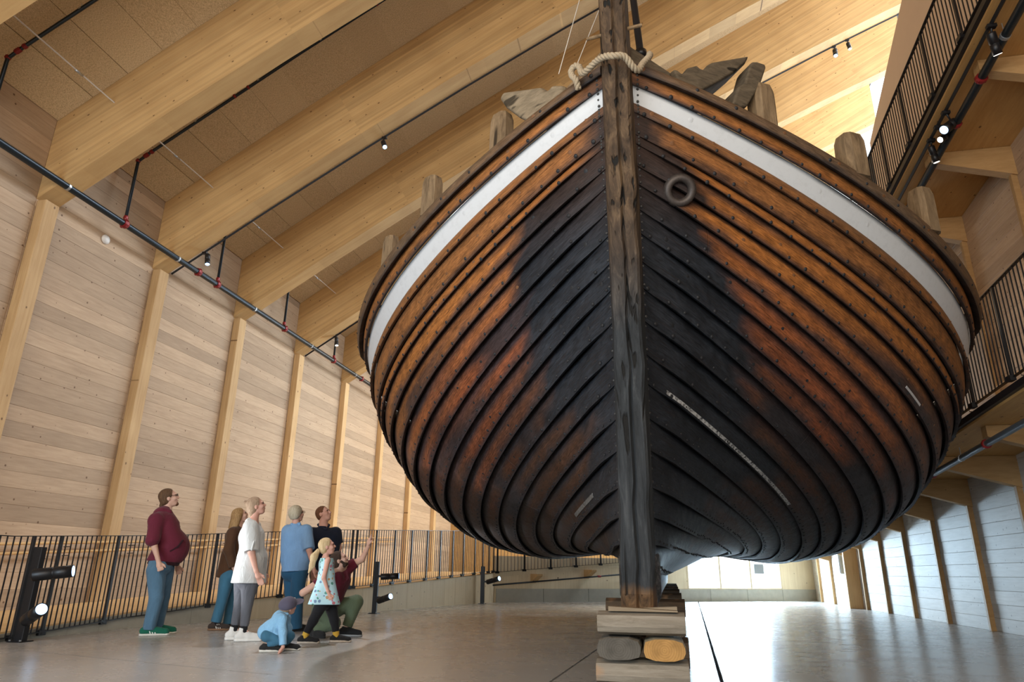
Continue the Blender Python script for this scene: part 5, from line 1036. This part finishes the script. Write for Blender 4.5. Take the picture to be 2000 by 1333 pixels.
# ---- 1 man in maroon hooded sweatshirt
b, J, A, hs, s = build_person('man_hoodie', 'man in maroon hooded sweatshirt and blue jeans standing by the railing', dict(face=(.95, .02, .30), torso=1.25, w=1.25, neck=1.1, handn=dict(side=(.9, 0, .3), pose='fist'), handf=dict(side=(.9, 0, .3), pose='fist'), hs=1.06))
f, sd, u = A; H_ = J['head']
P = [PR(J['nk'] - (.03, 0, .05), J['chest'], .115, .19), PR(J['chest'] + (0, -.07, 0), J['belly'] + (-.03, -.06, .02), .16, .19), PR(J['chest'] + (0, .07, 0), J['belly'] + (-.03, .06, .02), .16, .19), EL(J['belly'] + (.03, 0, -.03), I3, (.20, .21, .22)), PR(J['belly'] + (-.02, 0, -.1), J['pel'] + (.01, 0, .0), .195, .192)] + [PR(J['chest'] + (0, 0, .04), J['sh' + e] , .11, .095) for e in 'nf'] + sleeve(J, 'n', .088, .068, 1.04) + sleeve(J, 'f', .088, .068, 1.04)
sw = sdf_obj('sweatshirt', P, K_MAR, b, .009, .045, cuts=[(J['pel'] + (0, 0, .035), (-.06, 0, -1))])
sdf_obj('waistband', [PR(J['belly'] + (-.02, 0, -.1), J['pel'] + (.012, 0, -.05), .188, .182)], K_MARD, sw, .009, .01, cuts=[(J['pel'] + (0, 0, -.005), (-.06, 0, -1)), (J['pel'] + (0, 0, .05), (.06, 0, 1))])
sdf_obj('hood', [EL(J['nk'] + (-.055, 0, .0), axes_of((.9, 0, .45)), (.11, .115, .065)), PR(J['nk'] + (.03, -.09, -.02), J['nk'] + (.06, -.02, -.09), .035), PR(J['nk'] + (.03, .09, -.02), J['nk'] + (.06, .02, -.09), .035), PR(J['nk'] + (-.05, -.1, .0), J['nk'] + (.03, -.09, -.02), .04), PR(J['nk'] + (-.05, .1, .0), J['nk'] + (.03, .09, -.02), .04)], K_MAR, sw, .008, .03)
sdf_obj('pocket_edge', [PR(J['belly'] + (.125, -.205, .06), J['belly'] + (.08, -.225, -.02), .012), PR(J['belly'] + (.08, -.225, -.02), J['belly'] + (.0, -.222, -.075), .012)], K_MARD, sw, .006, .01)
sdf_obj('jeans', [PR(J['pel'] + (0, -.05, -.01), J['pel'] + (0, .05, -.01), .148)] + leg(J, 'n', .120, .086, .074, .98) + leg(J, 'f', .120, .086, .072, .98), K_DEN, b, .009, .015)
hp, hsb = hair_cap(H_, A, hs); sdf_obj('hair', hp + [PR(H_ - (f * .10 + u * .07) * hs, H_ - (f * .115 + u * .13) * hs, .026, .014)], HB, b, .007, .02, subs=[EL(H_ + (f * .082 - u * .005) * hs, A, np.array((.085, .082, .105)) * hs)])
sdf_obj('goatee', [EL(H_ + (f * .070 - u * .095) * hs, A, np.array((.026, .032, .026)) * hs)], HRB, b, .006, .01)
glasses(b, H_, A, hs, K_EYE)
for e in 'nf': shoe(b, J, e, 1.05, K_GRN, K_SOLE, 0, K_WST, .285)
# ---- 2 woman in brown cardigan
b, J, A, hs, s = build_person('woman_brown', 'blonde woman in brown cardigan and blue jeans behind the woman in white', dict(face=(.88, .12, .42), s=.92, handn=dict(side=(.9, 0, .2)), hs=.95))
f, sd, u = A; H_ = J['head']
P = [PR(J['nk'] - (.02, 0, .06), J['chest'], .072, .135), PR(J['chest'] + (0, -.06, 0), J['belly'] + (0, -.05, 0), .125, .135), PR(J['chest'] + (0, .06, 0), J['belly'] + (0, .05, 0), .125, .135), PR(J['belly'], J['pel'] + (-.02, 0, -.02), .155, .165)] + [PR(J['chest'] + (0, 0, .05), J['sh' + e] - (0, 0, .03), .08, .068) for e in 'nf'] + sleeve(J, 'n', .075, .06, 1.95) + sleeve(J, 'f', .075, .06, 1.95)
sdf_obj('cardigan', P, K_BRN, b, .009, .04, cuts=[(J['pel'] + (-.1, 0, -.04), (-.20, 0, -1))])
sdf_obj('jeans', [PR(J['pel'] + (0, -.06, 0), J['pel'] + (0, .06, 0), .125)] + leg(J, 'n', .105, .072, .070, .90) + leg(J, 'f', .105, .072, .070, .92), K_DEN2, b, .009, .012)
hp, _ = hair_cap(H_, A, hs)
sdf_obj('hair', hp + [PR(H_ + (-f * .04 + sd * q * .06 + u * .0) * hs, H_ + np.array((-.05, q * .07, -.16)), .05, .045) for q in (-1, 1)] + [PR(H_ - f * .06, H_ + np.array((-.085, 0, -.17)), .07, .055), PR(H_ + np.array((-.08, -.06, -.10)), H_ + np.array((-.10, -.06, -.19)), .04, .03)], HBL, b, .008, .025, subs=[EL(H_ + (f * .088 - u * .01) * hs, A, np.array((.080, .075, .10)) * hs)])
for e in 'nf':
    sdf_obj('sock', [PR(J['an' + e] + (0, 0, .10), J['an' + e] - (0, 0, .02), .043, .04)], K_BLK, b, .007, .01); shoe(b, J, e, .93, K_SUE, plain('gum_sole', (.23, .12, .06), .6), 0, K_WST)
# ---- 3 woman in white linen shirt
b, J, A, hs, s = build_person('woman_white', 'woman in long white linen shirt and grey jeans with white canvas shoes', dict(face=(.94, .03, .34), s=.97, w=1.12, torso=1.15, skin=K_SKIN2, handn=dict(side=(.9, 0, .2)), hs=.98))
f, sd, u = A; H_ = J['head']
P = [PR(J['nk'] - (.025, 0, .055), J['chest'], .074, .15), PR(J['chest'] + (.0, -.06, 0), J['belly'] + (0, -.06, 0), .145, .15), PR(J['chest'] + (0, .06, 0), J['belly'] + (0, .06, 0), .145, .15), PR(J['belly'] + (-.02, -.05, 0), J['pel'] + (-.02, -.06, -.10), .16, .185), PR(J['belly'] + (.02, .05, 0), J['pel'] + (.02, .06, -.10), .16, .185)] + [PR(J['chest'] + (0, 0, .04), J['sh' + e] - (0, 0, .035), .085, .07) for e in 'nf'] + sleeve(J, 'n', .09, .088, .98) + sleeve(J, 'f', .09, .088, .98)
sh = sdf_obj('linen_shirt', P, K_LIN, b, .009, .04, cuts=[(J['pel'] + (0, 0, -.06), (0, 0, -1))])
sdf_obj('collar', [PR(J['nk'] + (-.055, -.045, -.03), J['nk'] + (.05, -.05, -.075), .016), PR(J['nk'] + (-.055, .045, -.03), J['nk'] + (.05, .05, -.075), .016), PR(J['nk'] + (-.065, -.04, -.03), J['nk'] + (-.065, .04, -.012), .017)], K_LIN, sh, .007, .02)
sdf_obj('sleeve_tab', [PR(J['eln'] + (.0, -.09, .02), J['eln'] + (.015, -.092, .12), .009)], K_LIN, sh, .005, .004)
sdf_obj('jeans', [PR(J['pel'] + (0, -.06, -.02), J['pel'] + (0, .06, -.02), .14)] + leg(J, 'n', .108, .066, .050, .94) + leg(J, 'f', .108, .066, .050, .94), K_GREY, b, .009, .015)
hp, _ = hair_cap(H_, A, hs)
sdf_obj('hair', hp + [EL(H_ + (-f * .115 + u * .085) * hs, I3, (.026, .026, .026)), PR(H_ - (f * .06 + u * .02) * hs, H_ - (f * .085 + u * .12) * hs, .06, .035)], HSB, b, .007, .018, subs=[EL(H_ + (f * .085 - u * .008) * hs, A, np.array((.083, .080, .105)) * hs)])
for e in 'nf':
    sdf_obj('sock', [PR(J['an' + e] + (0, 0, .03), J['an' + e] - (0, 0, .04), .041, .042)], K_BLK, b, .007, .01); sh_ = shoe(b, J, e, 1.0, K_WHITE, K_WST, .03, None, .275, .034)
    an = J['an' + e]
    for i in range(4): sdf_obj('lace', [PR((an[0] + .035 + .022 * i, an[1] - .022, .118 - .011 * i), (an[0] + .035 + .022 * i, an[1] + .022, .118 - .011 * i), .0055)], K_WST, sh_, .0045, .001)
# ---- 4 older woman in light blue shirt
b, J, A, hs, s = build_person('woman_blue', 'grey haired woman in loose light blue shirt and dark jeans seen from behind', dict(face=(.78, .60, .16), J=dict(shn=(-.005, -.10, 1.362), eln=(.062, -.19, 1.07), wrn=(.135, -.19, .862), hdn=(.165, -.17, .782)), s=.95, w=1.1, torso=1.15, skin=K_SKIN2, handn=dict(side=(.4, .8, .2)), handf=dict(side=(.4, .8, .2)), hs=.98))
f, sd, u = A; H_ = J['head']
P = [PR(J['nk'] - (0, 0, .055), J['chest'], .074, .15), PR(J['chest'] + (-.06, .03, 0), J['belly'] + (-.06, .03, -.02), .15, .16), PR(J['chest'] + (.06, -.03, 0), J['belly'] + (.06, -.03, -.02), .15, .16), PR(J['belly'], J['pel'] + (.0, 0, 0), .175, .185)] + [PR(J['chest'] + (0, 0, .04), J['sh' + e] - (0, 0, .035), .085, .07) for e in 'nf'] + sleeve(J, 'n', .088, .082, .98) + sleeve(J, 'f', .088, .082, .98)
sh = sdf_obj('loose_shirt', P, K_SKY, b, .009, .045, cuts=[(J['pel'] + (0, 0, .01), (.06, 0, -1))])
sdf_obj('collar', [PR(J['nk'] + (-.06, -.035, -.03), J['nk'] + (.05, -.05, -.012), .017), PR(J['nk'] + (-.06, -.03, -.03), J['nk'] + (-.03, .06, -.012), .017), PR(J['nk'] + (.05, -.05, -.03), J['nk'] + (.06, .03, -.06), .017)], K_SKY, sh, .007, .02)
sdf_obj('jeans', [PR(J['pel'] + (-.06, .03, 0), J['pel'] + (.05, -.02, 0), .135)] + leg(J, 'n', .11, .088, .084, .97) + leg(J, 'f', .11, .088, .084, .97), K_DEN3, b, .009, .012)
hp, _ = hair_cap(H_, A, hs); sdf_obj('hair', hp + [EL(H_ + (-f * .045 + u * .015) * hs, A, np.array((.085, .092, .10)) * hs)], HGR, b, .007, .02, subs=[EL(H_ + (f * .09 - u * .01) * hs, A, np.array((.080, .082, .10)) * hs)], cuts=[(H_ - u * .075, -u)])
glasses(b, H_, A, hs, K_EYE)
for e in 'nf': shoe(b, J, e, .95, K_RUN, K_RUN, 0)
# ---- 5 man in navy polo shirt
b, J, A, hs, s = build_person('man_navy', 'man in dark navy polo shirt behind the girl', dict(face=(.80, -.42, .40), far=1.04, torso=1.2, w=1.15, neck=1.15, skin=K_SKIN2, handn=dict(side=(.7, -.5, .2)), handf=dict(side=(.7, -.5, .2)), hs=1.03))
f, sd, u = A; H_ = J['head']
P = [PR(J['nk'] - (0, 0, .065), J['chest'], .078, .155), PR(J['chest'] + (-.08, 0, 0), J['belly'] + (-.06, 0, 0), .15, .15), PR(J['chest'] + (.08, 0, 0), J['belly'] + (.06, 0, 0), .15, .15), PR(J['belly'], J['pel'] + (0, 0, .02), .18, .17)] + [PR(J['chest'] + (0, 0, .04), J['sh' + e] - (0, 0, .04), .09, .074) for e in 'nf'] + sleeve(J, 'n', .088, .078, .72) + sleeve(J, 'f', .088, .078, .72)
sh = sdf_obj('polo_shirt', P, K_NAVY, b, .009, .045, cuts=[(J['pel'] + (0, 0, -.02), (0, 0, -1))])
sdf_obj('collar', [PR(J['nk'] + (-.075, .0, -.02), J['nk'] + (.02, -.095, -.09), .017), PR(J['nk'] + (.08, -.01, -.02), J['nk'] + (.05, -.095, -.09), .017), PR(J['nk'] + (-.07, .02, -.012), J['nk'] + (.07, .02, -.012), .018)], K_NAVY, sh, .007, .02)
sdf_obj('trousers', [PR(J['pel'] + (-.06, 0, 0), J['pel'] + (.06, 0, 0), .14)] + leg(J, 'n', .12, .09, .075, .98) + leg(J, 'f', .12, .09, .075, .98), cloth('khaki_trousers', (.20, .16, .10), .2), b, .01, .03)
hp, _ = hair_cap(H_, A, hs); sdf_obj('hair', [EL(H_ + (u * .034 - f * .020) * hs, A, np.array((.097, .080, .090)) * hs), EL(H_ + (-f * .05 - u * .01) * hs, A, np.array((.056, .071, .065)) * hs)], HRB, b, .007, .02, subs=[EL(H_ + (f * .085 - u * .015) * hs, A, np.array((.085, .082, .115)) * hs)])
for e in 'nf': shoe(b, J, e, 1.0, cloth('tan_suede', (.36, .25, .13), .15, .1), K_SOLE, 0)
# ---- 6 girl in floral dress
b, J, A, hs, s = build_person('girl', 'girl with blonde ponytail in pale blue floral dress striding forward', dict(face=(.96, .05, .22), s=.66, w=1.0, skin=K_SKIN2, hs=.86, handn=dict(side=(.9, 0, .2), s=1.05, pose='fist'), torso=1.0))
f, sd, u = A; H_ = J['head']
P = [PR(J['chest'] + (-.0, -.05, .07), J['belly'] + (0, -.03, 0), .075, .072), PR(J['chest'] + (0, .05, .07), J['belly'] + (0, .03, 0), .075, .072), PR(J['chest'], J['belly'], .09, .085)] + [PR(J['belly'] + (0, q * .02, 0), J['pel'] + (dx, q * .06, -.13), .08, .105) for q in (-1, 1) for dx in (-.085, .0, .085)]
sdf_obj('floral_dress', P, floral(), b, .008, .03, cuts=[(J['pel'] + (0, 0, -.10), (0, 0, -1)), (J['nk'] + (0, 0, -.035), (0, 0, 1))])
sdf_obj('leggings', [PR(J['pel'], J['pel'] - (0, 0, .08), .09, .085)] + leg(J, 'n', .075, .052, .04, .78) + leg(J, 'f', .075, .052, .04, .74), K_BLK, b, .008, .025)
for e in 'nf':
    a, c = J['kn' + e], J['an' + e]; sdf_obj('sock', [PR(a + (c - a) * .70, c - (0, 0, .02), .040, .036)], K_YEL, b, .007, .01); shoe(b, J, e, .78, K_RUN, plain('pale_sole', (.50, .42, .34), .6), 0, None, .28, .028)
hp, _ = hair_cap(H_, A, hs)
sdf_obj('hair', hp, HLB, b, .007, .018, subs=[EL(H_ + (f * .085 - u * .008) * hs, A, np.array((.083, .080, .105)) * hs)])
pt = H_ + np.array((-.10, -.02, -.05)); tail = sdf_obj('ponytail', [PR(pt, pt + (-.04, -.01, -.07), .026, .042), PR(pt + (-.04, -.01, -.07), pt + (-.055, -.01, -.17), .042, .032), PR(pt + (-.055, -.01, -.17), pt + (-.085, -.01, -.25), .032, .010)], HLB, b, .007, .02)
sdf_obj('hair_tie', [EL(pt + (-.006, 0, -.012), axes_of((-.5, 0, -.85)), (.010, .030, .030))], plain('coral_elastic', (.55, .15, .08), .6), tail, .005, .002)
# ---- 7 kneeling man pointing
b, J, A, hs, s = build_person('man_kneel', 'bearded man in maroon T-shirt squatting behind the girl and pointing up', dict(face=(.86, -.12, .42), torso=1.1, w=1.08, neck=1.05, hs=1.0, handn=dict(side=(.3, 0, .9)), handf=dict(side=(.25, -.9, .1), pose='point'), J=dict(anf=(.219, .2, .085), ann=(-.17, .08, .09))))
f, sd, u = A; H_ = J['head']
P = [PR(J['nk'] - (.01, 0, .075), J['chest'], .075, .14), PR(J['chest'] + (-.04, -.06, 0), J['belly'] + (-.02, -.04, 0), .13, .13), PR(J['chest'] + (.05, .06, 0), J['belly'] + (.02, .04, 0), .13, .13), PR(J['belly'], J['pel'] + (0, 0, .04), .15, .15)] + [PR(J['chest'] + (0, 0, .04), J['sh' + e] - (0, 0, .02), .085, .07) for e in 'nf'] + sleeve(J, 'n', .078, .07, .5) + [PR(J['shf'] - (.02, 0, .02), J['shf'] + (J['elf'] - J['shf']) * .55, .082, .068, True)]
sdf_obj('t_shirt', P, K_TEE, b, .009, .04, cuts=[(J['pel'] + (0, 0, -.01), (.15, 0, -1))])
sdf_obj('trousers', [PR(J['hipn'], J['hipf'], .125), PR(J['pel'], J['pel'] + (0, 0, .05), .14)] + leg(J, 'n', .11, .085, .065, .95) + leg(J, 'f', .115, .085, .065, .9), K_OLV, b, .009, .03)
sdf_obj('beard', [EL(H_ + (f * .038 - u * .078) * hs, A, np.array((.047, .054, .038)) * hs), PR(H_ + (f * .02 + sd * .066 - u * .03) * hs, H_ + (f * .05 + sd * .045 - u * .085) * hs, .016), PR(H_ + (f * .02 - sd * .066 - u * .03) * hs, H_ + (f * .05 - sd * .045 - u * .085) * hs, .016), PR(H_ + (f * .086 - sd * .02 - u * .042) * hs, H_ + (f * .086 + sd * .02 - u * .042) * hs, .008)], HDB, b, .006, .015, subs=[EL(H_ + (f * .098 - u * .057) * hs, A, np.array((.02, .022, .007)) * hs)])
hp, _ = hair_cap(H_, A, hs); sdf_obj('hair', hp, HDB, b, .007, .02, subs=[EL(H_ + (f * .085 - u * .012) * hs, A, np.array((.083, .082, .112)) * hs)])
for e in 'nf': shoe(b, J, e, 1.0, K_RUN, plain('grey_sole', (.3, .3, .3), .6) if e == 'f' else K_RUN, .0)
# ---- 8 boy in cap
b, J, A, hs, s = build_person('boy', 'crouching boy in slate cap and sky blue shirt with one hand on the floor', dict(face=(.80, .42, .28), up=(-.38, -.52, .70), s=.58, skin=K_SKIN2, hs=.82, handn=dict(side=(.1, .9, .1), s=1.1, pose='flat'), J=dict(hdn=(.012, -.19, .020), wrn=(.034, -.17, .055))))
f, sd, u = A; H_ = J['head']
P = [PR(J['nk'] - (.01, 0, .02), J['chest'], .05, .075), PR(J['chest'] + (0, -.05, 0), J['belly'] + (-.01, -.045, 0), .072, .066), PR(J['chest'] + (0, .05, 0), J['belly'] + (-.01, .045, 0), .072, .066), PR(J['belly'] + (-.01, 0, 0), J['pel'] + (-.005, 0, .025), .082, .082), PR(J['belly'] + (.03, -.06, 0), J['belly'] + (.07, -.085, -.11), .045, .022)] + [PR(J['chest'] + (0, 0, .02), J['sh' + e], .07, .055) for e in 'nf'] + sleeve(J, 'n', .046, .037, 1.86) + sleeve(J, 'f', .046, .037, 1.8)
sdf_obj('shirt', P, K_BOY, b, .007, .025)
sdf_obj('collar', [PR(J['nk'] + (-.03, -.045, .0), J['nk'] + (.05, -.05, -.012), .016), PR(J['nk'] + (-.035, -.04, .0), J['nk'] + (-.03, .05, .0), .016)], K_BOY, b, .006, .012)
sdf_obj('jeans', [PR(J['hipn'] - (0, 0, .01), J['hipf'] - (0, 0, .01), .058)] + leg(J, 'n', .052, .040, .034, .9) + leg(J, 'f', .054, .046, .036, .95), K_DEN2, b, .007, .015)
cap = sdf_obj('cap', [EL(H_ + (u * .028 - f * .008) * hs, A, np.array((.118, .098, .098)) * hs)], K_CAP, b, .006, .01, cuts=[(H_ + u * .0 * hs, -u)])
sdf_obj('brim', [EL(H_ + (f * .125 + u * .018) * hs, A, np.array((.095, .082, .013)) * hs)], K_CAP, cap, .005, .01, cuts=[(H_ + f * .07 * hs, -f)])
sdf_obj('logo', [EL(H_ + (f * .095 + u * .080) * hs, axes_of(nrm(f * .75 + u * .6)), np.array((.004, .016, .010)))], K_WST, cap, .0035, .001)
hp, _ = hair_cap(H_, A, hs); sdf_obj('hair', [EL(H_ + (-f * .02 - u * .0) * hs, A, np.array((.092, .080, .07)) * hs)], HSB, b, .006, .01, subs=[EL(H_ + (f * .075 - u * .03) * hs, A, np.array((.085, .082, .09)) * hs)])
for e, so in (('n', K_SOLE), ('f', K_SOLE)):
    J2 = dict(J); shoe(b, J2, e, .70, K_RUN, so, 0, None, .30)
